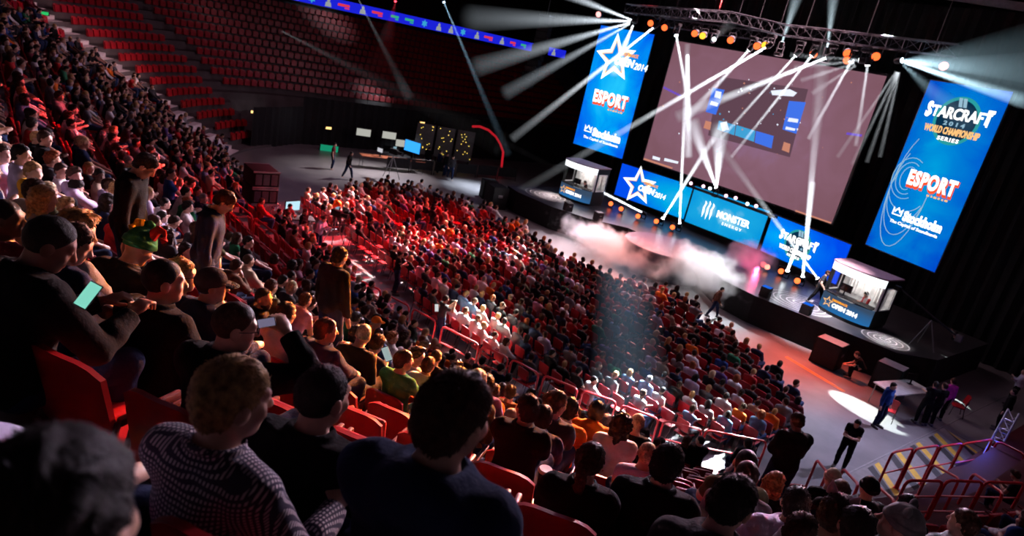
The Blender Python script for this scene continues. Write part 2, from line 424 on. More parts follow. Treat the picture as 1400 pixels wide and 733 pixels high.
def hair_mesh(style, res, m, tufts=0, fat=1.):
    V, Q = isosurface(hair_field(style), np.array([-.17, -.2, -.33 if style in ('long', 'curly', 'pony') else -.16]), np.array([.17, .17, .2]), res)
    me = np_mesh('hair_' + style, V, Q, m)
    if not tufts: return me
    rng = np.random.RandomState(3); cen = V[Q].mean(1); n = np.cross(V[Q[:, 2]] - V[Q[:, 0]], V[Q[:, 3]] - V[Q[:, 1]]); n /= np.linalg.norm(n, axis=1)[:, None] + 1e-9
    ok = np.where((n @ V3(0, 0, 1) > -.5))[0]; pick = rng.choice(ok, tufts)
    crown = V3(.01, -.05, .14); vs = []; qs = []
    for i in pick:
        p, k = cen[i], n[i]
        fl = p - crown; fl = fl - k * (fl @ k); fl = nrm(fl + rng.normal(0, .012, 3)); sd = nrm(np.cross(k, fl))
        L = rng.uniform(.012, .03) * (.6 if style == 'crop' else 1); w = rng.uniform(.0012, .0026) * fat; b = len(vs)
        up = rng.uniform(.02, .14)
        for t, ww, h in ((0, 1., -.002), (.5, .8, L * up * .55), (1., .12, L * up * .7 - L * .12)):
            c = p + fl * L * t + k * (h - (L * t) ** 2 / .18)
            vs += [c - sd * w * ww, c + k * w * 1.2 * ww, c + sd * w * ww]
        for r in (0, 3):
            qs += [(b + r, b + r + 1, b + r + 4, b + r + 3), (b + r + 1, b + r + 2, b + r + 5, b + r + 4)]
    V2 = np.concatenate([V, np.array(vs)]); Q2 = np.concatenate([Q, np.array(qs) + len(V)])
    return np_mesh('hair_' + style, V2, Q2, m)
def cap_mesh(m, res=.006, brim=True):
    def f(q):
        d = ev([('el', (0, -.012, .042), (.085, .106, .1), None, .01)], q)
        d = np.maximum(np.abs(d) - .004, -d_plane(q, (0, 0, .022), nrm(V3(0, -.12, 1))))
        if brim:
            b = np.maximum(np.abs(d_ell(q, (0, .05, -.02), (.1, .15, .065))) - .003, -d_plane(q, (0, .08, .02), V3(0, 1, 0)))
            b = np.maximum(b, np.abs(q[:, 0]) - .075); b = np.maximum(b, -d_plane(q, (0, 0, .012), V3(0, 0, 1)))
            d = np.minimum(d, b)
        return np.minimum(d, d_ell(q, (0, -.012, .143), (.009, .009, .006)))
    V, Q = isosurface(f, np.array([-.13, -.15, -.03]), np.array([.13, .24, .17]), res); return np_mesh('cap', V, Q, m)
def beanie_mesh(m, res=.007, ears=False, pom=False):
    def f(q):
        d = ev([('el', (0, -.014, .04), (.09, .11, .11), None, .01)], q) + wob(q, 70., .002, 1.)
        d = s_min(d, np.maximum(np.abs(ev([('el', (0, -.014, .03), (.092, .112, .11), None, .01)], q)) - .009, np.abs(q[:, 2] - .035) - .022), .006)
        d = np.maximum(d, -d_plane(q, (0, 0, .012), nrm(V3(0, -.25, 1))))
        if ears:
            for s in (-1, 1): d = s_min(d, d_ell(q, (s * .07, -.01, .135), (.034, .022, .036)), .01)
        if pom: d = s_min(d, d_ell(q, (0, -.02, .17), (.035, .035, .032)) + wob(q, 120., .004, 1.), .006)
        return d
    V, Q = isosurface(f, np.array([-.15, -.17, -.03]), np.array([.15, .16, .23]), res); return np_mesh('beanie', V, Q, m)
# ---------------------------------------------------------------- the bowl: a rink with rounded corners, rows rising from its edge
C1 = np.array([-14.8, 19.6]); C2 = np.array([-35.5, 19.6])
ROW_R0, ROW_P, ROW_Z0, ROW_H, NROW = 9.8, .9, .15, .49, 17
def row_r(k): return ROW_R0 + ROW_P * k
def row_z(k): return ROW_Z0 + ROW_H * k
def rdist(x, y):
    if x < C2[0]: return math.hypot(x - C2[0], y - C2[1]) if y < C2[1] else C2[0] - x
    if x > C1[0]: return math.hypot(x - C1[0], y - C1[1]) if y < C1[1] else x - C1[0]
    return C1[1] - y
def inward(x, y):
    """unit vector from a seat towards the rink"""
    if x > C1[0]: v = np.array([C1[0] - x, (C1[1] - y) if y < C1[1] else 0.])
    elif x < C2[0]: v = np.array([C2[0] - x, (C2[1] - y) if y < C2[1] else 0.])
    else: v = np.array([0., 1.])
    return v / np.linalg.norm(v)
def path(right_to=46., left_to=54.):
    """(base point, outward normal, key) along the bowl, from the right side round to the left side"""
    P = [((C1[0], y), (1., 0.), ('R', y)) for y in np.linspace(right_to, C1[1], 8)]
    P += [((C1[0], C1[1]), (math.cos(a), math.sin(a)), ('A', math.degrees(a))) for a in np.radians(np.arange(-3, -90.1, -3))]
    P += [((x, C1[1]), (0., -1.), ('S', x)) for x in np.linspace(C1[0] - 1.5, C2[0] + 1.5, 10)]
    P += [((C2[0], C2[1]), (math.cos(a), math.sin(a)), ('B', math.degrees(a))) for a in np.radians(np.arange(-90, -180.1, -3))]
    P += [((C2[0], y), (-1., 0.), ('L', y)) for y in np.linspace(C2[1] + 1, left_to, 8)]
    return P
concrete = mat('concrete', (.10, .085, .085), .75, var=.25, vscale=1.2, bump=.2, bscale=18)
dark_wall = mat('dark_wall', (.018, .016, .018), .85, var=.3, vscale=.6)
black_drape = mat('black_drape', (.008, .008, .009), .95, var=.3, bump=.3, bscale=3)
black_metal = mat('black_metal', (.015, .015, .017), .45, .6)
black_case = mat('black_case', (.008, .008, .009), .65, 0., .15, bump=.1)
alu = mat('aluminium', (.55, .55, .58), .35, .9)
red_rail = mat('red_paint', (.62, .02, .03), .35, 0., .5)
red_seat = mat('red_plastic', (.38, .008, .014), .38, 0., .5, var=.12, bump=.05, bscale=60)
white_paint = mat('white_paint', (.75, .74, .72), .5)
grey_metal = mat('grey_metal', (.2, .2, .21), .4, .7)

def swept(name, prof, mats, lowcut=None, right_to=46., left_to=54., midx=None):
    mb = MB(); V = []; F = []; P = path(right_to, left_to); n = len(prof)
    for (b, nr, key) in P:
        for r, z in prof:
            if lowcut and key[0] in 'L' or (lowcut and key[0] == 'B' and key[1] < -150):
                if r < 13.4: r, z = 13.4, 0.
            elif key[0] == 'R' or key[0] == 'A' and key[1] > -22:         # open entrance beside the hazard marking
                if lowcut and r < 10.65: r, z = 10.65, 0.
            V.append((b[0] + nr[0] * r, b[1] + nr[1] * r, z))
    for i in range(len(P) - 1):
        for j in range(n - 1):
            F.append((i * n + j, i * n + j + 1, (i + 1) * n + j + 1, (i + 1) * n + j))
    mb.add(V, F)
    return structure(mb.build(name, mats, smooth=False))
prof = [(9.2, 0)]
for k in range(NROW):
    prof += [(row_r(k) - .6, row_z(k)), (row_r(k) + .3, row_z(k))]
prof += [(row_r(16) + .3, row_z(16) + .2), (26.2, row_z(16) + .2), (26.2, 9.0)]
swept('floor_lower_seating_tier', prof, concrete, lowcut=True)
# upper tier with the balcony front
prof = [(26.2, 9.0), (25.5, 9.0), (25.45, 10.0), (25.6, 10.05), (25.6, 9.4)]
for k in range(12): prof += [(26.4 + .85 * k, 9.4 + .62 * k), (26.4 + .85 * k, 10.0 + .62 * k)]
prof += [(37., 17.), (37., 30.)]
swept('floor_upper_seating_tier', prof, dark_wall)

def darkening_sheet():
    """added dark red sheet over the low rows, darkening the open entrance"""
    mb = MB(); pr = [(10.63, .02)]
    for k in range(1, 5): pr += [(row_r(k) - .62 if k > 1 else 10.64, row_z(k) + .012), (row_r(k) + .28, row_z(k) + .012)]
    P = [((C1[0], y), (1., 0.)) for y in (34, 28, 24, 19.6)] + [((C1[0], C1[1]), (math.cos(R(a)), math.sin(R(a)))) for a in range(-3, -23, -3)]; n = len(pr)
    mb.add([(b[0] + nr[0] * r, b[1] + nr[1] * r, z) for b, nr in P for r, z in pr], [(i * n + j, i * n + j + 1, (i + 1) * n + j + 1, (i + 1) * n + j) for i in range(len(P) - 1) for j in range(n - 1)])
    structure(mb.build('floor_darkening_sheet', mat('dark_red_sheet', (.05, .005, .008), .6, 0., .2), smooth=False))
darkening_sheet()
def arena_floor():
    m = bpy.data.materials.new('arena_floor'); nt, N, L = nodes_of(m)
    o = N.new('ShaderNodeOutputMaterial'); p = N.new('ShaderNodeBsdfPrincipled'); L.new(p.outputs[0], o.inputs[0])
    tc = N.new('ShaderNodeTexCoord'); n1 = N.new('ShaderNodeTexNoise'); L.new(tc.outputs['Object'], n1.inputs[0]); n1.inputs['Scale'].default_value = .8; n1.inputs['Detail'].default_value = 8; n1.inputs['Roughness'].default_value = .65
    cr = N.new('ShaderNodeValToRGB'); L.new(n1.outputs['Fac'], cr.inputs[0]); cr.color_ramp.elements[0].position = .3; cr.color_ramp.elements[1].position = .75
    cr.color_ramp.elements[0].color = (.13, .125, .13, 1); cr.color_ramp.elements[1].color = (.23, .22, .225, 1); L.new(cr.outputs[0], p.inputs['Base Color'])
    rr = N.new('ShaderNodeMapRange'); L.new(n1.outputs['Fac'], rr.inputs[0]); rr.inputs[3].default_value = .28; rr.inputs[4].default_value = .5; L.new(rr.outputs[0], p.inputs['Roughness'])
    b = N.new('ShaderNodeBump'); b.inputs['Strength'].default_value = .08; L.new(n1.outputs['Fac'], b.inputs['Height']); L.new(b.outputs[0], p.inputs['Normal'])
    mb = MB(); mb.add([(-52, 4, 0), (6, 4, 0), (6, 56, 0), (-52, 56, 0)], [(0, 1, 2, 3)])
    structure(mb.build('floor', m, smooth=False))
arena_floor()
# seams of the floor plates and the yellow/black hazard marking by the entrance
def hazard():
    yel, blk, pale = mat('hazard_yellow', (.62, .40, .04), .5), mat('hazard_black', (.02, .02, .022), .5), mat('hazard_ground', (.21, .20, .20), .5)
    mb = MB(); mb.add([(-5.75, 19.0, .006), (-3.9, 19.0, .006), (-3.3, 26.4, .006), (-5.75, 26.4, .006)], [(0, 1, 2, 3)], 0)
    y = 20.2; i = 0
    while y < 28.2:
        w = .30 if i % 2 else .36
        P = [(-5.7, y), (-3.75, y - 1.7), (-3.75, y - 1.7 + w), (-5.7, y + w)]
        P = [(min(x, -4.2 + .13 * (q - 19.) + .1), min(max(q, 19.05), 26.35)) for x, q in P]
        mb.add([(x, q, .010) for x, q in P], [(0, 1, 2, 3)], 1 + i % 2); y += w + (.75 if i % 2 else .12); i += 1
    structure(mb.build('floor_hazard_marking', [pale, blk, yel], smooth=False))
    mb = MB()
    mb.box((-5.82, 30, .004), (.05, 24, .008)); o = structure(mb.build('trim_1', mat('seam', (.3, .29, .29), .4, .5), smooth=False))
    mb = MB(); a, b = on_z(1085, 495, 0), on_z(1140, 528, 0)
    for i in range(2): mb.box(((a[0] + b[0]) / 2, (a[1] + b[1]) / 2 + i * .12, .004), (2.7, .05, .008), rot=(0, 0, math.atan2(b[1] - a[1], b[0] - a[0])))
    structure(mb.build('trim_2', mat('tape', (.7, .35, .06), .5), smooth=False))
hazard()
# walls of black cloth and the dark roof
def wall(name, a, b, z0, z1, folds, m=black_drape):
    mb = MB(); a, b = np.array(a), np.array(b); L_ = np.linalg.norm(b - a); n = max(2, int(L_ / .18)); t = (b - a) / L_; k = np.array([-t[1], t[0]])
    V = []
    for i in range(n + 1):
        w = math.sin(i * 1.9) * folds + math.sin(i * .37) * folds * .6; p = a + t * L_ * i / n + k * w; V += [(p[0], p[1], z0), (p[0], p[1], z1)]
    mb.add(V, [(2 * i, 2 * i + 2, 2 * i + 3, 2 * i + 1) for i in range(n)]); return structure(mb.build(name, m))
wall('wall_back', (-34.5, 37), (2, 37), 0, 15.5, .12)
wall('wall_far', (-78, 54.5), (24, 54.5), 0, 24, .12)
wall('wall_left', (-45.2, 17.5), (-45.2, 54), 0, 3.3, .07)
wall('wall_corner', (-42.6, 13.4), (-45.2, 17.5), 0, 2.6, .07)
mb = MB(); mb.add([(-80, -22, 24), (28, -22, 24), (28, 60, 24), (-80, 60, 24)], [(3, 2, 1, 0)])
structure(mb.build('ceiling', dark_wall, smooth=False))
mb = MB()
for (x0, y0), (x1, y1) in (((-80, 60), (28, 60)), ((28, 60), (28, -22)), ((28, -22), (-80, -22)), ((-80, -22), (-80, 60))):
    mb.add([(x0, y0, 0), (x1, y1, 0), (x1, y1, 24), (x0, y0, 24)], [(0, 1, 2, 3), (3, 2, 1, 0)][:1])
structure(mb.build('wall_outer', dark_wall, smooth=False))
# roof beam seen at the top right corner
a, b = on_y(1290, 2, 34), on_y(1420, 22, 34)
mb = MB(); v = b - a; mb.box(tuple((a + b) / 2 + v * .3 + np.array([0, 0, .25])), (np.linalg.norm(v) * 2.2, .4, .28), rot=(0, -math.atan2(v[2], math.hypot(v[0], v[1])), math.atan2(v[1], v[0])))
structure(mb.build('trim_3', mat('roof_steel', (.25, .24, .27), .5, .3)))

# aisle steps that climb the far left stand: pale nosings
def aisle(center, ang, k0, k1, name, half=.6, col=None):
    a = R(ang); n = np.array([math.cos(a), math.sin(a)]); t = np.array([-n[1], n[0]]); mb = MB()
    for k in range(k0, k1):
        for r, z0, h in ((row_r(k) + .075, row_z(k), ROW_H / 2), (row_r(k) - .36, row_z(k) - .05, .075)):
            p = center + n * r; mb.box((p[0], p[1], z0 + h / 2), (.47, half * 2, h), rot=(0, 0, a))
    return structure(mb.build(name, col or mat('step_concrete', (.8, .74, .73), .6, var=.1), smooth=False))
aisle(C2, -122.5, 0, 17, 'floor_aisle_steps', .85)
aisle(C1, -66.5, 0, 17, 'floor_aisle_steps_near', .5, concrete)
aisle(C1, -24., 0, 17, 'floor_aisle_steps_right', .5, concrete)
AISLES = [('B', -122.5), ('A', -66.5), ('A', -24.), ('B', -150.), ('S', -22.5), ('S', -30.)]

# ---------------------------------------------------------------- stage
def poly_slab(name, poly, z0, z1, mats, top=0, side=1):
    mb = MB(); k = len(poly); mb.add([(x, y, z1) for x, y in poly], [tuple(range(k))], top)
    V = [(x, y, z0) for x, y in poly] + [(x, y, z1) for x, y in poly]
    mb.add(V, [(i, (i + 1) % k, k + (i + 1) % k, k + i) for i in range(k)], side)
    return mb.build(name, mats, smooth=False)
deck_mat = mat('stage_deck', (.035, .033, .036), .32, 0., .5, var=.3, vscale=2.)
DECK = [(-31.6, 25.6), (-30.2, 25.3), (-27.3, 25.6), (-25.2, 26.6), (-23.6, 28.2), (-18.2, 28.2), (-16.2, 26.9), (-14.4, 26.8), (-8.6, 28.0), (-7.6, 29.5), (-7.6, 35.5), (-31.6, 35.5)]
structure(poly_slab('floor_stage', DECK, 0, 1.3, [deck_mat, black_drape]))
mb = MB(); mb.lathe([(2.25, 0), (2.25, 1.3), (2.2, 1.36), (0.01, 1.36)], 48)
plat = mb.build('round_platform', mat('platform_top', (.06, .055, .08), .3, 0, .5)); plat.location = (-20.6, 28.0, 0)
tag(plat, 'low round dark platform at the middle of the stage front', 'platform')
# white spiral line pattern on the deck beside each booth (vinyl floor graphic)
def rings(name, c, rx, n, label):
    mb = MB()
    for i in range(n):
        r = rx * (i + 1) / n; w = .045
        for a in range(40):
            a0, a1 = 2 * PI * a / 40, 2 * PI * (a + 1) / 40
            mb.add([(r * math.cos(a0), r * math.sin(a0) * .9, 0), (r * math.cos(a1), r * math.sin(a1) * .9, 0), ((r - w) * math.cos(a1), (r - w) * math.sin(a1) * .9, 0), ((r - w) * math.cos(a0), (r - w) * math.sin(a0) * .9, 0)], [(0, 1, 2, 3)])
    mb.box((0, rx * .45, -.001), (.04, rx * .9, .002)); o = mb.build(name, mat('vinyl_white', (.7, .68, .68), .4), smooth=False); o.location = (c[0], c[1], 1.306)
    return tag(o, label, 'floor graphic')
rings('floor_graphic', (-13.3, 28.75), 1.5, 5, 'pale concentric rings painted on the stage deck left of the player booth at the right')
rings('floor_graphic', (-29.7, 27.3), 1.5, 5, 'pale concentric rings painted on the stage deck by the player booth at the far left')
rings('floor_graphic', (-9.5, 29.0), .95, 4, 'pale concentric rings painted on the right end of the stage deck')
# ---------------------------------------------------------------- LED walls and their pictures
def led_mat(name, w, h, mid, deep, light, strength, cx=0., seed=0., sw=.5):
    m = bpy.data.materials.new(name); nt, N, L = nodes_of(m)
    o = N.new('ShaderNodeOutputMaterial'); e = N.new('ShaderNodeEmission'); L.new(e.outputs[0], o.inputs[0]); e.inputs[1].default_value = strength
    tc = N.new('ShaderNodeTexCoord'); mp = N.new('ShaderNodeMapping'); L.new(tc.outputs['Object'], mp.inputs[0])
    mp.inputs['Scale'].default_value = (1.3 / w, 1, 1.25 / h); mp.inputs['Location'].default_value = (cx, 0, 0)
    ln = N.new('ShaderNodeVectorMath'); ln.operation = 'LENGTH'; L.new(mp.outputs[0], ln.inputs[0])
    nz = N.new('ShaderNodeTexNoise'); nz.inputs['Scale'].default_value = .55; nz.inputs['Detail'].default_value = 6; nz.inputs['Distortion'].default_value = 1.2
    mp2 = N.new('ShaderNodeMapping'); mp2.inputs['Location'].default_value = (seed, seed, 0); L.new(tc.outputs['Object'], mp2.inputs[0]); L.new(mp2.outputs[0], nz.inputs[0])
    a = N.new('ShaderNodeMath'); a.operation = 'MULTIPLY_ADD'; L.new(nz.outputs['Fac'], a.inputs[0]); a.inputs[1].default_value = -sw * 2; L.new(ln.outputs['Value'], a.inputs[2])
    b = N.new('ShaderNodeMath'); b.operation = 'ADD'; L.new(a.outputs[0], b.inputs[0]); b.inputs[1].default_value = sw
    cr = N.new('ShaderNodeValToRGB'); L.new(b.outputs[0], cr.inputs[0]); E = cr.color_ramp.elements
    E[0].position = .0; E[0].color = (*light, 1); E[1].position = 1.15 if False else 1.; E[1].color = (*deep, 1); k = E.new(.35); k.color = (*mid, 1)
    L.new(cr.outputs[0], e.inputs[0]); return m
def text_mesh(s, width, m, bold=.0, shear=0., name='lettering', ext=.01, spacing=1., height=None):
    cu = bpy.data.curves.new('t', 'FONT'); cu.body = s; cu.offset = bold; cu.extrude = ext; cu.shear = shear; cu.space_character = spacing; cu.resolution_u = 3
    o = bpy.data.objects.new('t', cu); COL.objects.link(o); bpy.context.view_layer.update()
    me = bpy.data.meshes.new_from_object(o.evaluated_get(bpy.context.evaluated_depsgraph_get())); bpy.data.objects.remove(o); bpy.data.curves.remove(cu)
    V = np.array([v.co[:] for v in me.vertices]); lo, hi = V.min(0), V.max(0); k = width / (hi[0] - lo[0]); c = (lo + hi) / 2
    kz = k if height is None else height / (hi[1] - lo[1])
    for v in me.vertices: v.co = ((v.co.x - c[0]) * k, -v.co.z, (v.co.y - c[1]) * kz)
    me.materials.clear(); me.materials.append(m); me.name = name; return me
def put_text(parent, s, x, z, width, m, y=-.03, name='lettering', **kw):
    return link(name, text_mesh(s, width, m, name=name, **kw), parent, (x, y, z))
def star_pts(r0, r1, rot=PI / 2, n=5): return [((r0 if i % 2 == 0 else r1) * math.cos(rot + PI * i / n), (r0 if i % 2 == 0 else r1) * math.sin(rot + PI * i / n)) for i in range(2 * n)]
def ring_shape(mb, A, B, y, m=0):
    k = len(A); mb.add([(x, y, z) for x, z in A] + [(x, y, z) for x, z in B], [(i, (i + 1) % k, k + (i + 1) % k, k + i) for i in range(k)], m)
def circle(r, n=40, cx=0, cz=0, sq=1.): return [(cx + r * math.cos(2 * PI * i / n), cz + sq * r * math.sin(2 * PI * i / n)) for i in range(n)]
E_WHITE = emit('picture_white', (1, 1, .98), 1.6, False); E_ORANGE = emit('picture_orange', (1, .36, .02), 1.1, False); E_RED = emit('picture_red', (1., .1, .03), 1.0, False)
E_TEAL = emit('picture_teal', (.03, .42, .45), .8, False); E_DARK = emit('picture_navy', (.005, .05, .12), .6, False); E_PALE = emit('picture_pale', (.45, .75, .95), .7, False); E_GOLD = emit('picture_gold', (1, .55, .2), 1.1, False)
DEEP, MID, LIGHT = (.001, .075, .85), (.0, .40, .95), (.02, .60, 1.)

def led_wall(name, label, cat, x, z, y, yaw, w, h, m, frame_w=.05, group=None):
    mb = MB(); mb.box((0, .12, 0), (w + frame_w * 2, .2, h + frame_w * 2), ch=.01)
    for i in range(int(w / 1.2)): mb.box((-w / 2 + .6 + i * 1.2, .25, 0), (.06, .1, h), 0)
    root = mb.build(name, black_metal); root.matrix_basis = frame((x, y, z), R(yaw))
    mb = MB(); mb.add([(-w / 2, 0, -h / 2), (w / 2, 0, -h / 2), (w / 2, 0, h / 2), (-w / 2, 0, h / 2)], [(0, 1, 2, 3)])
    mb.build('display', m, root, smooth=False); tag(root, label, cat, group); return root
def star_logo(root, x, z, s):
    mb = MB(); ring_shape(mb, star_pts(s, s * .46), star_pts(s * .74, s * .31), -.02, 0); ring_shape(mb, star_pts(s * .74, s * .31), star_pts(s * .64, s * .26), -.02, 1)
    o = mb.build('star_emblem', [E_WHITE, E_GOLD], root, smooth=False); o.location = (x, 0, z); o.rotation_euler = (0, R(-9), 0)
    put_text(root, 'OPEN', x + s * .5, z - s * .06, s * .95, E_WHITE, -.05, bold=.06, height=s * .32, shear=.15)
    put_text(root, '2014', x + s * 1.3, z - s * .12, s * .62, E_WHITE, -.05, bold=.02, height=s * .26, shear=.15)
    put_text(root, 'DREAMHACK', x + s * .68, z + s * .24, s * .8, E_ORANGE, -.05, bold=.03, height=s * .14, shear=.15)
def esport_logo(root, x, z, w):
    put_text(root, 'ESPORT', x + w * .012, z - w * .035, w * 1.02, E_RED, -.02, bold=.085, height=w * .36, shear=-.05, spacing=1.16)
    put_text(root, 'ESPORT', x, z, w, E_WHITE, -.05, bold=.045, height=w * .31, shear=-.05, spacing=1.16)
    mb = MB()
    for i, q in enumerate((.05, .03, .06, .04, .03, .06)): mb.box((x + w * (.03 + i * .075), -.04, z - w * (.25 - .004 * (i % 2))), (w * q, .012, w * .035))
    mb.build('small_print', E_GOLD, root, smooth=False)
def city_logo(root, x, z, w):
    mb = MB(); c = [(-.5, -.3), (.5, -.3), (.5, -.12), (.5, .45), (.28, .12), (.0, .5), (-.28, .12), (-.5, .45)]; c2 = [(-.36, -.2), (.36, -.2), (.38, -.1), (.4, .18), (.26, -.08), (.0, .28), (-.26, -.08), (-.4, .18)]
    s = w * .2; ring_shape(mb, [(a * s, b * s) for a, b in c], [(a * s, b * s) for a, b in c2], -.03)
    o = mb.build('crown_emblem', E_WHITE, root, smooth=False); o.location = (x - w * .4, 0, z + w * .02)
    put_text(root, 'Stockholm', x + w * .12, z, w * .76, E_WHITE, -.04, bold=.05, height=w * .19)
    put_text(root, 'The Capital of Scandinavia', x + .0, z - w * .165, w * .96, E_WHITE, -.04, bold=.01, height=w * .075)
def championship_logo(root, x, z, w, full=True):
    mb = MB(); r = w * .36; ring_shape(mb, circle(r), circle(r * .86), -.012, 0); mb.add([(a, -.008, b) for a, b in circle(r * .86)], [tuple(range(40))], 1)
    o = mb.build('ring_emblem', [E_TEAL, E_DARK], root, smooth=False); o.location = (x, 0, z)
    put_text(root, 'II', x, z + w * .27, w * .16, E_PALE, -.03, bold=.06, height=w * .13, shear=-.2, spacing=1.1)
    put_text(root, 'STARCRAFT', x, z + w * .10, w, E_WHITE, -.05, bold=.03, height=w * .17)
    for t, dx, k in (('S', -.475, .085), ('T', .47, .1)): put_text(root, t, x + w * dx, z + w * .11, w * k, E_WHITE, -.055, bold=.03, height=w * .24)
    put_text(root, '2014', x, z - w * .05, w * .34, E_PALE, -.05, bold=.03, height=w * .065, spacing=1.5)
    put_text(root, 'WORLD CHAMPIONSHIP', x, z - w * .16, w * .88, E_GOLD if full else E_WHITE, -.05, bold=.035, height=w * .11)
    put_text(root, 'SERIES', x, z - w * .28, w * .34, E_WHITE, -.05, bold=.03, height=w * .06, spacing=1.3)
def swirl(root, pts_list, r=.02):
    for pts in pts_list:
        mb = MB(); mb.tube([(a, -.012, b) for a, b in pts], r, 5); mb.build('swirl_line', E_PALE, root)

bl = led_wall('led_banner', 'tall blue LED banner hung left of the big screen, star logo at its top', 'LED banner', -31.39, 7.93, 32.3, 9.5, 4.14, 7.78, led_mat('led_left', 4.14, 7.78, MID, DEEP, LIGHT, 1.0, seed=3))
star_logo(bl, -.35, 2.05, 1.6); esport_logo(bl, 0.05, -.45, 2.7); city_logo(bl, .1, -2.75, 3.0)
br = led_wall('led_banner', 'tall blue LED banner hung at far right, round championship emblem at its top', 'LED banner', -11.13, 7.98, 31.5, -14.8, 3.5, 7.47, led_mat('led_right', 3.5, 7.47, (.0, .22, .68), (.0, .055, .60), (.0, .36, .75), 1., seed=8))
championship_logo(br, .05, 2.3, 2.75); esport_logo(br, .12, -.3, 2.2); city_logo(br, .12, -1.95, 2.4)
def arc(cx, cz, rx, rz, a0, a1, n=18): return [(cx + rx * math.cos(R(a0 + (a1 - a0) * i / n)), cz + rz * math.sin(R(a0 + (a1 - a0) * i / n))) for i in range(n + 1)]
swirl(br, [arc(-.75, -.9, .9, .9 + .55 * i, 150 - 10 * i, 330 + 10 * i) for i in range(4)] + [arc(-1.0, -.4, .35 + .2 * i, .5 + .2 * i, 60, 300) for i in range(3)], .016)

GP = 'row of three low LED panels under the big screen'
p1 = led_wall('video_wall', 'low wide LED panel with the star logo, leftmost of three under the big screen', 'LED panel', -26.57, 2.76, 33.0, 10.4, 5.2, 2.09, led_mat('led_p1', 5.2, 2.09, (.0, .40, .80), DEEP, (.02, .45, .85), 1.0, cx=-.5, seed=1, sw=.2), group=GP)
star_logo(p1, -1.0, .0, 1.28)
p2 = led_wall('video_wall', 'low wide LED panel with claw mark, middle of three under the big screen', 'LED panel', -21.14, 2.84, 33.2, 5.1, 4.82, 2.19, led_mat('led_p2', 4.82, 2.19, (.01, .40, .80), (.0, .30, .75), (.35, .75, .95), .95, seed=5, sw=.6), group=GP)
mb = MB()
for i, (dx, h) in enumerate(((-.26, .5), (0, .56), (.26, .5))):
    zz = [(-.02, h), (.10, h * .75), (.03, h * .2), (.07, -h * .3), (.0, -h), (-.05, -h * .35), (-.07, h * .2), (.0, h * .6)]
    mb.prism([(dx + a, b) for a, b in zz], -.04, -.02)
o = mb.build('claw_emblem', E_WHITE, p2, smooth=False); o.location = (-1.15, 0, 0)
put_text(p2, 'MONSTER', .55, .02, 2.1, E_WHITE, -.04, bold=.035, height=.42); put_text(p2, 'ENERGY', .6, -.42, 1.25, E_WHITE, -.04, bold=.01, height=.16, spacing=1.5)
p3 = led_wall('video_wall', 'low wide LED panel with round championship emblem, rightmost of three under the screen', 'LED panel', -16.09, 2.82, 33.0, -7.8, 4.78, 2.08, led_mat('led_p3', 4.78, 2.08, (.0, .24, .95), (.0, .07, .85), (.0, .40, .95), 1.0, cx=.45, seed=9, sw=.25), group=GP)
championship_logo(p3, -.35, .02, 2.25, False)

# the big screen shows a live camera picture of this very stage
SX, SZ, SY, SYAW = -21.79, 8.03, 33.5, 2.7
scr_m = led_mat('screen_picture', 12.6, 7.36, (.25, .12, .17), (.20, .09, .115), (.27, .145, .25), 1.0, seed=4, sw=.4)
sc_ = led_wall('projection_screen', 'huge dusky pink projection screen over the stage showing a live picture of the show', 'screen', SX, SZ, SY, SYAW, 12.6, 7.36, scr_m, .12)
def on_screen(px, py):
    n = np.array([math.sin(R(SYAW)), -math.cos(R(SYAW)), 0]); c = np.array([SX, SY, SZ]); d = ray(px, py); t = ((c - EYE) @ n) / (d @ n); P = EYE + d * t - c
    return P @ np.array([math.cos(R(SYAW)), math.sin(R(SYAW)), 0]), P[2]
def sq(name, pts, m, y=-.02):
    mb = MB(); q = [on_screen(*p) for p in pts]; mb.add([(a, y, b) for a, b in q], [tuple(range(len(q)))[::-1]]); return mb.build(name, m, sc_, smooth=False)
E_MBLUE = emit('shown_blue', (.05, .16, .75), 1.1, False); E_MCYAN = emit('shown_cyan', (.06, .4, .75), .9, False); E_MWHITE = emit('shown_white', (.8, .85, 1), 1.1, False); E_MPURP = emit('shown_purple', (.16, .08, .6), 1., False); E_MOR = emit('shown_orange', (.75, .3, .2), .8, False)
E_MDK = emit('shown_dusk', (.12, .06, .085), 1., False)
sq('shown_stage', [(985, 105), (1105, 122), (1080, 215), (968, 185)], E_MDK, -.006)
sq('shown_banner', [(975, 120), (991, 123), (979, 157), (965, 153)], E_MBLUE); sq('shown_banner', [(1079, 138), (1102, 140), (1089, 183), (1070, 177)], E_MBLUE)
sq('shown_panel', [(983, 165), (1006, 171), (1004, 185), (981, 177)], E_MCYAN); sq('shown_panel', [(1007, 171), (1033, 179), (1031, 194), (1005, 185)], E_MCYAN); sq('shown_panel', [(1034, 179), (1058, 186), (1055, 203), (1032, 195)], E_MBLUE)
sq('shown_logo', [(979, 124), (987, 126), (985, 135), (977, 133)], E_MWHITE, -.03); sq('shown_logo', [(973, 138), (983, 141), (981, 146), (971, 143)], E_MWHITE, -.03); sq('shown_logo', [(1079, 161), (1092, 163), (1091, 168), (1077, 166)], E_MWHITE, -.03); sq('shown_logo', [(1075, 173), (1088, 176), (1087, 179), (1074, 177)], E_MWHITE, -.03)
sq('shown_logo', [(985, 168), (994, 166), (997, 177), (988, 180)], E_MWHITE, -.03)
for q in ([(965, 165), (973, 167), (971, 178), (962, 175)], [(1072, 194), (1081, 197), (1079, 209), (1069, 205)]): sq('shown_booth', q, E_MOR)
for i in range(9): sq('shown_ribbon', [(908 + i * 3, 118 + i * 1.5), (910 + i * 3, 119 + i * 1.5), (910 + i * 3, 122 + i * 1.5), (907 + i * 3, 121 + i * 1.5)], E_MPURP)
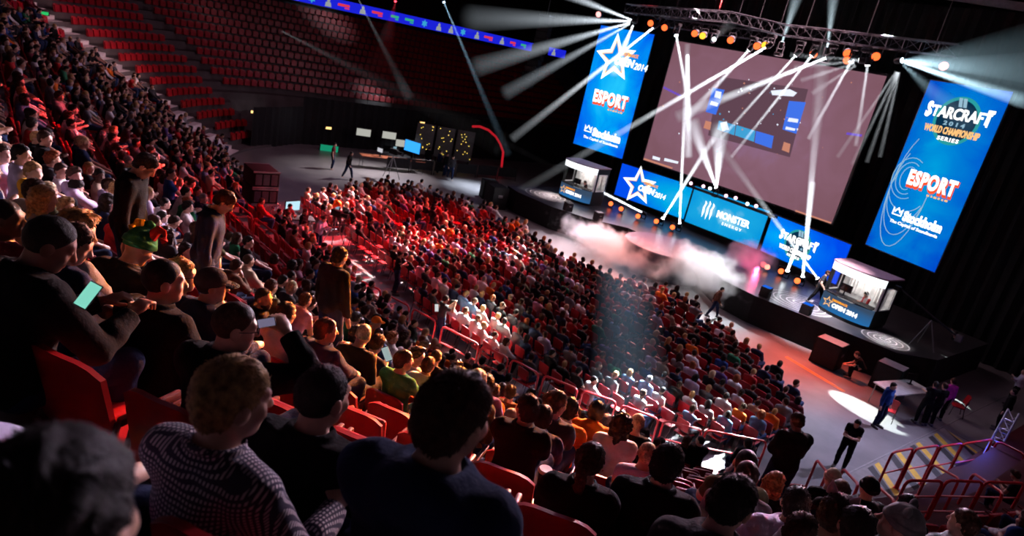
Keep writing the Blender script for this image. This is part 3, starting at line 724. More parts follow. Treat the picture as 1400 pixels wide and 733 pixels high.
sq('shown_ribbon', [(1158, 181), (1179, 184), (1178, 187), (1157, 184)], E_MPURP)
sq('shown_glow', [(1054, 124), (1080, 122), (1090, 127), (1085, 132), (1056, 130)], E_MWHITE); sq('shown_logo', [(893, 213), (903, 216), (902, 220), (892, 217)], E_MWHITE); sq('shown_logo', [(909, 216), (928, 221), (927, 224), (908, 220)], E_MWHITE)
sq('shown_strip', [(881, 216), (920, 229), (919, 231), (880, 218.5)], E_MOR); sq('shown_strip', [(1088, 287), (1137, 304), (1136, 306), (1087, 289)], E_MOR)
rg = random.Random(4)
for i in range(46):
    cx, cy = (rg.uniform(975, 1095), rg.uniform(105, 215)) if i > 8 else (rg.uniform(905, 1180), rg.uniform(110, 230)); s = rg.uniform(.5, 1.5)
    sq('shown_light', [(cx - s, cy), (cx, cy - s), (cx + s, cy), (cx, cy + s)], rg.choice([E_MWHITE, E_MWHITE, E_MOR, E_MCYAN]), -.035)

# blue LED ribbon on the balcony front of the far stand, and its short second piece
def ribbon(name, label, y0, y1, seed):
    mb = MB(); mb.box((.06, 0, 0), (.12, y1 - y0, 1.0)); root = mb.build(name, black_metal); root.location = (-61.0 + .12, (y0 + y1) / 2, 9.62)
    tag(root, label, 'LED ribbon')
    mb = MB(); L_ = (y1 - y0) / 2; mb.add([(.125, -L_, -.44), (.125, L_, -.44), (.125, L_, .44), (.125, -L_, .44)], [(0, 1, 2, 3)]); mb.build('display', emit('ribbon_blue', (.012, .018, .75), .9), root, smooth=False)
    rg = random.Random(seed); y = -L_ + .8; mats = [emit('rib_grey', (.5, .55, .55), .6, False), emit('rib_red', (.9, .05, .08), .8, False), emit('rib_green', (.05, .6, .3), .7, False), emit('rib_cyan', (.05, .45, .8), .8, False)]
    seq = [0, 0, 3, 0, 1, 0, 1, 2, 2, 3]; i = 0
    while y < L_ - 1:
        k = seq[i % 10]; w = rg.uniform(.7, 1.2) if k != 0 else .7; mb = MB()
        if k == 0: mb.prism([(-.3, -.36), (.3, -.36), (.22, .0), (.1, .05), (.14, .2), (0, .36), (-.14, .2), (-.1, .05), (-.24, 0)], 0, .012)
        elif k == 3: mb.prism(star_pts(.36, .2, n=6), 0, .012)
        else:
            mb.box((0, 0, .02), (w, .012, .22)); mb.box((w * .3, 0, -.2), (w * .4, .012, .12))
        o = mb.build('sponsor_mark', mats[k], root, smooth=False); o.location = (.14, y, 0); o.rotation_euler = (0, 0, R(90)); y += w + .75; i += 1
ribbon('led_ribbon', 'long blue LED ribbon with sponsor marks along the far balcony front', 19.6, 49.0, 1)
ribbon('led_ribbon', 'short end piece of blue LED ribbon beside the hanging speaker column', 51.0, 53.6, 2)
# ---------------------------------------------------------------- stadium seats
def shell(w, h, t, bow, z0, y0, lean, nx=8, nz=7, round_=.16):
    """a bowed plastic shell with rounded upper corners"""
    mb = MB(); F = []; V = []
    for side in (0, 1):
        for j in range(nz + 1):
            v = j / nz
            for i in range(nx + 1):
                u = i / nx * 2 - 1
                top = h * (1 - round_ * abs(u) ** 3.5)
                V.append((u * w / 2 * (1 - .06 * v), y0 + bow * (u * u) - lean * v + side * t, z0 + v * top))
    n = (nx + 1) * (nz + 1)
    for j in range(nz):
        for i in range(nx):
            a = j * (nx + 1) + i; F += [(a, a + nx + 1, a + nx + 2, a + 1), (n + a, n + a + 1, n + a + nx + 2, n + a + nx + 1)]
    for i in range(nx):
        a = i; b = nz * (nx + 1) + i; F += [(a, a + 1, n + a + 1, n + a), (b, n + b, n + b + 1, b + 1)]
    for j in range(nz):
        a = j * (nx + 1); b = a + nx; F += [(a, n + a, n + a + nx + 1, a + nx + 1), (b, b + nx + 1, n + b + nx + 1, n + b)]
    mb.add(V, F); return mb
seat_back_me = shell(.47, .44, .028, .05, .42, -.20, .07).mesh('seat_back', red_seat)
def seat_pan(up):
    mb = MB()
    if up: mb.box((0, -.105, .60), (.42, .06, .36), ch=.028, rot=(R(8), 0, 0))
    else: mb.box((0, .04, .36), (.43, .38, .05), ch=.024, rot=(R(-3), 0, 0))
    return mb.mesh('seat_pan', red_seat)
pan_up_me, pan_down_me = seat_pan(True), seat_pan(False)
mb = MB(); mb.box((0, -.2, .40), (.40, .05, .06)); mb.tube([(-.16, -.2, .40), (-.16, -.28, .24)], .02, 6); mb.tube([(.16, -.2, .40), (.16, -.28, .24)], .02, 6)
for s in (-1, 1): mb.box((s * .245, .02, .56), (.035, .34, .045), ch=.012); mb.tube([(s * .245, -.19, .42), (s * .245, -.15, .56)], .014, 6)
seat_frame_me = mb.mesh('seat_frame', mat('seat_bracket', (.10, .012, .014), .45, .2))
def make_seat(M, up, label=None):
    o = link('stadium_seat', seat_frame_me, M=M); link('backrest', seat_back_me, o); link('seat', pan_up_me if up else pan_down_me, o); return o
LOWSEAT = {}
for up in (True, False):
    mb = shell(.47, .44, .03, .05, .42, -.20, .07, 2, 1, .1); mb.box((0, -.105, .60) if up else (0, .04, .36), (.42, .06, .36) if up else (.43, .40, .05), rot=(R(8), 0, 0) if up else None)
    LOWSEAT[up] = (np.array(mb.v), mb.f)
# red stacking chair of the floor block
mb = MB(); mb.box((0, .02, .385), (.44, .42, .04), ch=.018); chair_seat_me = mb.mesh('chair_seat', red_seat)
chair_back_me = shell(.45, .36, .022, .035, .52, -.19, .06, 6, 5, .1).mesh('chair_back', red_seat)
mb = MB()
for s in (-1, 1):
    mb.tube([(s * .21, .22, .0), (s * .21, .19, .38)], .012, 6); mb.tube([(s * .21, -.24, 0), (s * .21, -.16, .38), (s * .21, -.21, .7)], .012, 6); mb.tube([(s * .21, .19, .37), (s * .21, -.16, .37)], .012, 6)
mb.tube([(-.21, -.16, .37), (.21, -.16, .37)], .011, 6); mb.tube([(-.21, .19, .37), (.21, .19, .37)], .011, 6)
chair_frame_me = mb.mesh('chair_frame', black_metal)
def make_chair(M):
    o = link('stacking_chair', chair_frame_me, M=M); link('seat', chair_seat_me, o); link('backrest', chair_back_me, o); return o
mb = shell(.45, .36, .025, .035, .52, -.19, .06, 2, 1, .1); mb.box((0, .02, .385), (.44, .42, .04))
for s in (-1, 1): mb.box((s * .21, -.2, .3), (.025, .025, .6)); mb.box((s * .21, .2, .22), (.025, .025, .44))
LOWCHAIR = (np.array(mb.v), mb.f)
def merged(name, items, m, tints=None):
    """many low copies as ONE object. items: (verts, faces, Matrix)"""
    Vs = []; F = []; b = 0
    for V, f, M in items:
        A = np.array(M); Vs.append(V @ A[:3, :3].T + A[:3, 3]); F += [tuple(b + i for i in q) for q in f]; b += len(V)
    me = bpy.data.meshes.new(name); me.from_pydata(np.concatenate(Vs).tolist(), [], F); me.materials.append(m); me.update(); return link(name, me)

def all_seats():
    """(x, y, z, facing angle, row, section, index along the row)"""
    out = []
    for k in range(NROW):
        r = row_r(k); z = row_z(k)
        for sec, n_, at in (('A', int(r * PI / 2 / .56), lambda t: (C1[0] + r * math.cos(-t * PI / 2), C1[1] + r * math.sin(-t * PI / 2), -90 * t)),
                            ('S', int((C1[0] - C2[0]) / .56), lambda t: (C1[0] + (C2[0] - C1[0]) * t, C1[1] - r, C1[0] + (C2[0] - C1[0]) * t)),
                            ('B', int(r * PI / 2 / .56), lambda t: (C2[0] + r * math.cos(-PI / 2 - t * PI / 2), C2[1] + r * math.sin(-PI / 2 - t * PI / 2), -90 - 90 * t)),
                            ('L', 56, lambda t: (C2[0] - r, C2[1] + 30 * t, C2[1] + 30 * t)),
                            ('R', 22, lambda t: (C1[0] + r, C1[1] + 11.5 * t, C1[1] + 11.5 * t))):
            for i in range(n_):
                x, y, key = at((i + .5) / n_)
                if sec == 'L' and k < 5 or sec == 'B' and key < -150 and k < 5: continue
                gap = False
                for s2, a in AISLES:
                    if s2 == sec and abs(key - a) * (R(1) * r if sec in 'AB' else 1) < (1.02 if a == -122.5 else .72): gap = True
                if sec == 'A' and k < 4 and key > -24: gap = True        # vomitory beside the hazard marking
                if sec == 'R' and k < 6: gap = True
                if k < 4 and abs(x + 26.2) < 1.5 and y > 6.5: gap = True        # equipment racks stand here
                if gap: continue
                v = inward(x, y); out.append((x, y, z, math.atan2(v[1], v[0]) - PI / 2, k, sec, i, key))
    return out
SEATS = all_seats()
# ---------------------------------------------------------------- people
skin_m = mat('skin', (1, 1, 1), .5, 0, .35, var=.06, vscale=30, src='object')
cloth_m = mat('cloth', (1, 1, 1), .9, 0, .05, var=.18, vscale=9, bump=.25, bscale=60, src='object', sheen=.02)
hair_m = mat('hair', (1, 1, 1), .6, 0, .25, var=.55, vscale=45, bump=.3, bscale=160, src='object')
crowd_m = mat('crowd_cloth', (1, 1, 1), .8, 0, .2, src='attr')
CO = dict(black=(.006, .006, .007), charcoal=(.035, .035, .04), navy=(.012, .02, .055), blue=(.02, .06, .22), sky=(.14, .25, .42), white=(.78, .77, .76), lavender=(.55, .5, .66), grey=(.2, .2, .21),
          red=(.42, .02, .02), maroon=(.12, .015, .025), orange=(.8, .17, .015), yellow=(.8, .42, .03), green=(.02, .16, .07), brown=(.10, .05, .03), pink=(.72, .36, .45), purple=(.10, .06, .2), denim=(.03, .055, .13), beige=(.45, .36, .26), olive=(.10, .10, .05))
HC = dict(dark=(.012, .008, .006), brown=(.05, .022, .011), blond=(.42, .25, .10), ginger=(.28, .08, .025), fair=(.55, .42, .24), greyed=(.25, .24, .23))
SK = [(.60, .36, .26), (.56, .33, .23), (.64, .41, .31), (.50, .28, .19), (.62, .38, .30)]
DARKSK = (.10, .045, .028)
POSES = {
    'rest': {}, 'lean': dict(lean=22, lh=(-.07, .44, .70), rh=(.07, .44, .70), hp=-10), 'chin': dict(lean=12, hp=2, rh=(.05, .25, .93), rpole=(.6, .1, -.9), lh=(-.02, .34, .64)),
    'fold': dict(lh=(.12, .24, .80), rh=(-.12, .26, .77), lean=2), 'phone': dict(hp=24, lean=8, lh=(-.05, .34, .74), rh=(.05, .34, .74), hand='grip'), 'slump': dict(lean=-8, hp=6, lh=(-.10, .3, .62)),
    'look_left': dict(hy=38, turn=6), 'look_right': dict(hy=-38, turn=-6), 'tilt': dict(side=7, hr=6, hy=-14, rh=(.16, .3, .66)), 'talk': dict(hy=-62, turn=-14, side=4), 'talk_l': dict(hy=62, turn=14, side=-4),
    'stand': dict(stand=True, hp=5), 'stand_phone': dict(stand=True, hp=32, lh=(-.06, .30, 1.16), rh=(.06, .30, 1.16), hand='grip'), 'stand_cam': dict(stand=True, lh=(-.05, .36, 1.42), rh=(.1, .32, 1.45), hand='grip'),
    'stand_fold': dict(stand=True, lh=(.12, .24, 1.22), rh=(-.12, .25, 1.18)), 'walk': dict(stand=True, lean=6, hp=8, lf=(-.1, .30, .08), rf=(.1, -.28, .12), lh=(-.24, -.12, .86), rh=(.24, .2, .9)),
    'stand_down': dict(stand=True, hp=38, lean=4), 'arms_up': dict(lh=(-.07, .02, 1.27), rh=(.07, .02, 1.27), lpole=(-.45, 1, .1), rpole=(.45, 1, .1)), 'point_up': dict(stand=True, lh=(-.3, .35, 1.75), rh=(.3, .1, .85)),
    'operate': dict(stand=True, lean=14, hp=8, lh=(-.14, .42, 1.22), rh=(.16, .40, 1.28), hand='grip'), 'crouch': dict(lean=38, hp=10, lh=(-.1, .62, .5), rh=(.1, .62, .5)),
}
_PM = {}
def proto(pose, top, res, seed=0.):
    key = (pose if isinstance(pose, str) else repr(sorted(pose.items())), top, res)
    if key not in _PM:
        o, Mh, K = build_person_meshes(POSES[pose] if isinstance(pose, str) else pose, res, top, res < .009, seed)
        _PM[key] = ({n: np_mesh('person_' + n, *o[n], {'body': skin_m}.get(n, cloth_m)) for n in o}, Mh, K)
    return _PM[key]
_HM = {}
def hair_of(style, res, tufts=0):
    key = (style, res, tufts)
    if key not in _HM: _HM[key] = hair_mesh(style, res, hair_m, tufts or (320 if res < .014 and style != 'crop' else 0), 1. if tufts else 2.4)
    return _HM[key]
def hat_of(kind):
    if kind not in _HM:
        _HM[kind] = {'cap': lambda: cap_mesh(cloth_m), 'beanie': lambda: beanie_mesh(cloth_m), 'bear': lambda: beanie_mesh(cloth_m, ears=True), 'pom': lambda: beanie_mesh(cloth_m, pom=True)}[kind]()
    return _HM[kind]
def rgba(c): return (*c, 1)
def person(M, pose, top, res, tc, hair='short', hc='brown', skin=None, leg='navy', label=None, group=None, hat=None, hatc='black', cloth=None, tufts=0, seed=0.):
    me, Mh, K = proto(pose, top, res, seed)
    r = link('person', me['body'], M=M); r.color = rgba(skin or SK[0])
    t = link({'tee': 'tee_shirt'}.get(top, top), me['top'], r); t.color = rgba(CO[tc] if isinstance(tc, str) else tc)
    if cloth is not None:
        t.material_slots[0].link = 'OBJECT'; t.material_slots[0].material = cloth
    l = link('trousers', me['trousers'], r); l.color = rgba(CO[leg])
    if res < .02: s = link('shoes', me['shoes'], r); s.color = rgba((.12, .12, .12))
    if hair != 'bald':
        h = link('hair', hair_of(hair, {True: .0045, False: max(.008, res * .8)}[res < .009], tufts), r, M=Mh); h.color = rgba(HC[hc])
    if hat:
        h = link({'cap': 'cap', 'bear': 'bear_eared_hat', 'pom': 'bobble_hat', 'beanie': 'beanie'}[hat], hat_of(hat), r, M=Mh); h.color = rgba(CO[hatc])
    tag(r, label, 'person', group); return r

def seat_point(px, py):
    """the row under a seated head seen at px, py: (head point, row)"""
    d = ray(px, py); hs = lambda r: ROW_Z0 + 1.15 + (r - ROW_R0) * ROW_H / ROW_P
    t = .4
    while t < 90:
        P = EYE + d * t; r = rdist(P[0], P[1])
        if P[2] < max(hs(r), .9): break
        t += .01
    k = int(round((r - ROW_R0) / ROW_P)); k = min(max(k, 0), NROW - 1)
    best = min(np.arange(max(t - 3, .3), t + 3, .01), key=lambda q: abs(rdist(*(EYE + d * q)[:2]) - (row_r(k) - .03)))
    return EYE + d * best, k
TAKEN = []
def seated(px, py, pose='rest', top='tee', tc='black', hair='short', hc='brown', label=None, face=0., depth=None, res=None, **kw):
    if depth is None: P, k = seat_point(px, py)
    else:
        P = at_depth(px, py, depth); k = int(round((rdist(P[0], P[1]) - ROW_R0) / ROW_P))
    v = inward(P[0], P[1]); rz = math.atan2(v[1], v[0]) - PI / 2 + R(face)
    dist = np.linalg.norm(P - EYE); res = res or (.007 if dist < 3.6 else .011 if dist < 9 else .016)
    me, Mh, K = proto(pose, top, res, kw.get('seed', 0.)); h = Mh.translation
    s = min(max((P[2] - row_z(min(k, NROW - 1))) / h.z, .93), 1.06)
    off = Matrix.Rotation(rz, 3, 'Z') @ Vector((h.x * s, h.y * s, 0))
    base = (P[0] - off.x, P[1] - off.y, P[2] - h.z * s)
    TAKEN.append((base[0], base[1], k))
    return person(frame(base, rz, s), pose, top, res, tc, hair, hc, label=label, **kw)
def standing(px, py, z, pose='stand', top='tee', tc='black', hair='short', hc='brown', label=None, face=0., res=.014, head=False, foot=True, s=1., **kw):
    """stands on height z with its feet at px, py (or its head there)"""
    me, Mh, K = proto(pose, top, res)
    P = on_z(px, py, z) if foot else on_z(px, py, z + Mh.translation.z * s)
    return person(frame((P[0], P[1], z), R(face), s), pose, top, res, tc, hair, hc, label=label, **kw)

# gingham cloth for the shirt of the fair-haired man
def gingham():
    m = bpy.data.materials.new('gingham'); nt, N, L = nodes_of(m)
    o = N.new('ShaderNodeOutputMaterial'); p = N.new('ShaderNodeBsdfPrincipled'); L.new(p.outputs[0], o.inputs[0]); p.inputs['Roughness'].default_value = .85
    tc = N.new('ShaderNodeTexCoord'); sp = N.new('ShaderNodeSeparateXYZ'); L.new(tc.outputs['Object'], sp.inputs[0])
    yz = N.new('ShaderNodeMath'); yz.operation = 'MULTIPLY_ADD'; L.new(sp.outputs[1], yz.inputs[0]); yz.inputs[1].default_value = -.75; L.new(sp.outputs[2], yz.inputs[2])
    def st(inp):
        a = N.new('ShaderNodeMath'); a.operation = 'MULTIPLY'; L.new(inp, a.inputs[0]); a.inputs[1].default_value = 2 * PI / .0135
        b = N.new('ShaderNodeMath'); b.operation = 'SINE'; L.new(a.outputs[0], b.inputs[0])
        c = N.new('ShaderNodeMath'); c.operation = 'GREATER_THAN'; L.new(b.outputs[0], c.inputs[0]); c.inputs[1].default_value = .0; return c.outputs[0]
    a, b = st(sp.outputs[0]), st(yz.outputs[0])
    k = N.new('ShaderNodeMath'); k.operation = 'MULTIPLY'; L.new(a, k.inputs[0]); L.new(b, k.inputs[1])
    mx = N.new('ShaderNodeMix'); mx.data_type = 'RGBA'; L.new(k.outputs[0], mx.inputs[0]); mx.inputs[6].default_value = (.02, .018, .045, 1); mx.inputs[7].default_value = (.62, .56, .58, 1)
    L.new(mx.outputs[2], p.inputs['Base Color']); return m
def striped(name, a, b, pitch):
    m = bpy.data.materials.new(name); nt, N, L = nodes_of(m)
    o = N.new('ShaderNodeOutputMaterial'); p = N.new('ShaderNodeBsdfPrincipled'); L.new(p.outputs[0], o.inputs[0]); p.inputs['Roughness'].default_value = .85
    tc = N.new('ShaderNodeTexCoord'); sp = N.new('ShaderNodeSeparateXYZ'); L.new(tc.outputs['Object'], sp.inputs[0])
    q = N.new('ShaderNodeMath'); q.operation = 'MULTIPLY'; L.new(sp.outputs[0], q.inputs[0]); q.inputs[1].default_value = 2 * PI / pitch
    s = N.new('ShaderNodeMath'); s.operation = 'SINE'; L.new(q.outputs[0], s.inputs[0]); g = N.new('ShaderNodeMath'); g.operation = 'GREATER_THAN'; L.new(s.outputs[0], g.inputs[0]); g.inputs[1].default_value = .3
    mx = N.new('ShaderNodeMix'); mx.data_type = 'RGBA'; L.new(g.outputs[0], mx.inputs[0]); mx.inputs[6].default_value = (*a, 1); mx.inputs[7].default_value = (*b, 1); L.new(mx.outputs[2], p.inputs['Base Color']); return m

def glasses(r, Mh):
    mb = MB()
    for q in (-1, 1):
        mb.tube([(q * .033 + .023 * math.cos(a), .101 - .004 * abs(math.cos(a)), .012 + .017 * math.sin(a)) for a in np.linspace(0, 2 * PI, 17)[:-1]], .0022, 5, closed=True); mb.tube([(q * .056, .098, .016), (q * .082, .05, .018), (q * .084, -.01, .014)], .002, 5)
    mb.tube([(-.011, .104, .014), (.011, .104, .014)], .002, 5); o = mb.build('glasses', black_metal, r); o.matrix_basis = Mh
def beard(r, Mh, hc='dark'):
    def f(q):
        d = ev([('el', (0, .03, -.05), (.062, .064, .068), None, .01), ('el', (0, .064, -.092), (.032, .026, .026), None, .02)], q) + wob(q, 90., .002, 1.)
        d = np.maximum(d, d_plane(q, (0, .05, -.045), nrm(V3(0, -.35, 1)))); return np.maximum(d, -d_plane(q, (0, .005, 0), V3(0, 1, 0)))
    V, Q = isosurface(f, np.array([-.1, -.02, -.16]), np.array([.1, .13, .0]), .006); o = link('beard', np_mesh('beard', V, Q, hair_m), r, M=Mh); o.color = rgba(HC[hc])
# ---- the nearest figures
blond_pose = dict(hy=-24, hp=4, lean=3, rh=(.20, .36, .70))
seated(319, 548, blond_pose, 'shirt', 'navy', 'short', 'blond', 'fair-haired man in dark checked shirt seen from behind, nearest row at left', depth=1.7, cloth=gingham(), tufts=2600, seed=1, face=-6)
navy = seated(620, 573, dict(hy=-22, lean=2, hp=3, wide=1.04), 'hoodie', 'navy', 'short', 'brown', 'dark-haired man in navy hoodie seen from behind, large at centre of nearest row', depth=1.62, tufts=2600, seed=2, face=-4)
seated(441, 545, dict(hy=-16, hp=2, lean=4), 'jacket', 'black', 'crop', 'dark', 'close-cropped man in black jacket between the checked shirt and the navy hoodie', depth=2.15, tufts=900, seed=3)
BALD = dict(hy=-44, hp=6, lean=4, rh=(.17, .27, 1.10), rpole=(.9, .1, -.5), hand='grip')
r_ = seated(322, 448, BALD, 'jacket', 'black', 'crop', 'brown', 'balding man in black jacket and glasses raising a hand to his mouth', depth=2.95, res=.007, seed=4); glasses(r_, proto(BALD, 'jacket', .007, 4)[1])
seated(70, 728, dict(hy=12, hp=4), 'jacket', 'black', 'short', 'dark', 'blurred dark head very close to the viewer in the lower left corner', depth=.70, seed=5, tufts=500, res=.007)
seated(458, 905, dict(hp=10, lean=6), 'tee', 'grey', 'crop', 'blond', 'blurred top of a head at the bottom edge below the navy hoodie', depth=.66, seed=6, res=.007)
seated(68, 335, dict(hy=-38, hp=22, lean=10, rh=(.22, .42, .78), lh=(.0, .44, .76), hand='grip'), 'jacket', 'black', 'crop', 'dark', 'shaven-headed man in black coat bent over a lit phone at far left', skin=(.33, .17, .12), depth=3.0, res=.007, seed=7)
seated(225, 386, dict(hy=-34, lean=4), 'jacket', 'black', 'crop', 'dark', 'short-haired man in black jacket beside the man with the black cap', depth=3.7, res=.009, seed=8)
seated(290, 392, dict(hy=-40, lean=4), 'hoodie', 'navy', 'crop', 'dark', 'man in dark cap and navy hoodie looking right', hat='cap', hatc='charcoal', depth=4.4, res=.009)
CHIN = dict(hy=-52, rh=(.12, .22, 1.0), rpole=(.8, 0, -.8))
r_ = seated(248, 377, CHIN, 'tee', 'black', 'short', 'blond', 'fair person with glasses and a hand at the chin behind the dark cap', depth=4.9, res=.011); glasses(r_, proto(CHIN, 'tee', .011)[1])
seated(10, 300, dict(hy=-52), 'tee', 'maroon', 'crop', 'dark', 'dark-skinned man in profile in maroon shirt at the left edge', skin=DARKSK, depth=3.9, res=.009)
seated(104, 318, dict(hy=-45, hp=14), 'tee', 'grey', 'messy', 'blond', 'tousled blond person just beyond the shaven-headed man', depth=4.1)
seated(101, 334, dict(hy=-50, hp=24), 'tee', 'navy', 'short', 'brown', 'brown-haired man looking down beside the shaven-headed man', depth=3.6)
jest = seated(190, 340, dict(hp=26, lean=16), 'jacket', 'black', 'bald', 'dark', 'person in green and yellow jester hat bent forward', hat='pom', hatc='green', depth=4.6)
seated(-112, 455, dict(hy=-20), 'hoodie', 'lavender', 'short', 'dark', 'edge of a pale grey sleeve at the left border', depth=1.4, res=.009)
for i, (q, c) in enumerate(((-1, 'yellow'), (0, 'blue'), (1, 'red'))):
    Mh = proto(dict(hp=26, lean=16), 'jacket', .011)[1]; mb = MB(); mb.tube([(q * .05, -.01, .10), (q * .085, -.015, .165), (q * .13, -.01, .165), (q * .15, 0, .135)], [.04, .03, .018, .01], 8); mb.lathe([(.001, -.03), (.028, 0), (.001, .03)], 10, 0, Matrix.Translation((q * .152, 0, .115))); o = mb.build('hat_horn', cloth_m, jest); o.matrix_basis = Mh; o.color = rgba(CO[c])
# lower middle
seated(806, 632, dict(hy=-12, hp=2, lean=3), 'jacket', 'black', 'pony', 'brown', 'woman with long brown ponytail and black top seen from behind', res=.008, tufts=1400, seed=9, depth=3.67)
seated(912, 636, dict(hy=-20, lean=3), 'jacket', 'black', 'short', 'dark', 'dark-haired man in shiny black jacket beside the ponytailed woman', res=.008, tufts=1200, seed=10, depth=3.85)
seated(884, 622, dict(hy=-6), 'tee', 'lavender', 'crop', 'fair', 'fair close-cropped child in white top beyond the black jacket', seed=1, depth=5.6)
seated(1000, 690, dict(hy=-40, hp=14, lean=6), 'hoodie', 'charcoal', 'short', 'dark', 'dark-haired man in charcoal hoodie, face in profile, at the bottom edge', depth=2.5, res=.008, tufts=1000, seed=11)
seated(720, 560, dict(hy=44, lean=-2), 'jacket', 'black', 'short', 'dark', 'man in black jacket turning his face to the left', res=.009, depth=4.8)
seated(742, 572, 'rest', 'jacket', 'navy', 'short', 'dark', 'person in dark jacket half hidden behind the man looking left', depth=5.6)
seated(760, 553, 'look_right', 'jacket', 'charcoal', 'short', 'brown', 'man in dark grey jacket left of the orange hoodies', depth=6)
seated(778, 560, 'rest', 'tee', 'orange', 'short', 'dark', 'person in orange top left of the orange hoodie', depth=6.6)
seated(815, 563, 'lean', 'hoodie', 'orange', 'short', 'dark', 'person in bright orange hoodie leaning forward near the railing', depth=7.6)
seated(849, 581, 'rest', 'tee', 'white', 'curly', 'dark', 'woman with bushy black hair and white top', depth=7.2)
seated(871, 579, 'rest', 'tee', 'black', 'crop', 'fair', 'fair-headed person in black right of the bushy black hair', depth=8.2)
seated(940, 603, 'talk', 'tee', 'black', 'long', 'brown', 'long-haired woman in black leaning towards a companion by the railing')
seated(957, 603, 'look_left', 'jacket', 'black', 'crop', 'dark', 'man in black beside the long-haired woman by the railing')
seated(1022, 606, 'lean', 'hoodie', 'black', 'short', 'dark', 'man in black hoodie leaning on the railing')
seated(1018, 636, 'rest', 'tee', 'olive', 'crop', 'brown', 'brown-haired person in olive top two rows behind the railing', depth=5.2)
seated(1019, 652, 'lean', 'tee', 'grey', 'crop', 'brown', 'close-cropped person in grey tee leaning forward below the olive top', depth=5)
seated(1059, 661, 'look_right', 'tee', 'black', 'long', 'ginger', 'woman with long ginger hair in black', depth=6.3)
seated(1086, 690, 'rest', 'hoodie', 'lavender', 'short', 'dark', 'dark-haired person in pale lavender hoodie', res=.009, depth=4.2)
seated(1094, 728, 'look_right', 'tee', 'charcoal', 'short', 'brown', 'brown head at the bottom edge under the lavender hoodie', depth=3.6)
cat = seated(1143, 704, 'look_right', 'tee', 'white', 'short', 'brown', 'person wearing pale cat ears on brown hair', res=.009, depth=3.85)
seated(1168, 722, 'rest', 'tee', 'black', 'short', 'dark', 'dark head right of the cat ears', depth=3.7)
seated(1228, 718, dict(hy=58, hp=-4), 'jacket', 'grey', 'bald', 'dark', 'person in grey knitted bear hat in profile looking left', hat='bear', hatc='grey', res=.009, depth=3.6)
seated(1316, 716, 'look_left', 'hoodie', 'grey', 'short', 'brown', 'brown-haired person in grey hoodie at the bottom right', depth=5.3)
seated(1137, 655, 'rest', 'tee', 'black', 'bald', 'dark', 'person in pale knitted cap by the handrail', hat='beanie', hatc='beige', depth=8.5)
seated(1148, 670, 'rest', 'tee', 'black', 'long', 'brown', 'long brown-haired woman behind the pale knitted cap', depth=8)
hoodman = seated(1187, 668, 'rest', 'hoodie', 'black', 'bald', 'dark', 'person with black hood up and lettering on the back', hat='beanie', hatc='black', depth=7.5)
seated(1238, 692, 'lean', 'hoodie', 'black', 'short', 'dark', 'dark-haired person in black before the red parapet', depth=6.8)
seated(1388, 650, 'phone', 'tee', 'charcoal', 'messy', 'brown', 'person holding a paper at the right edge behind red rails')
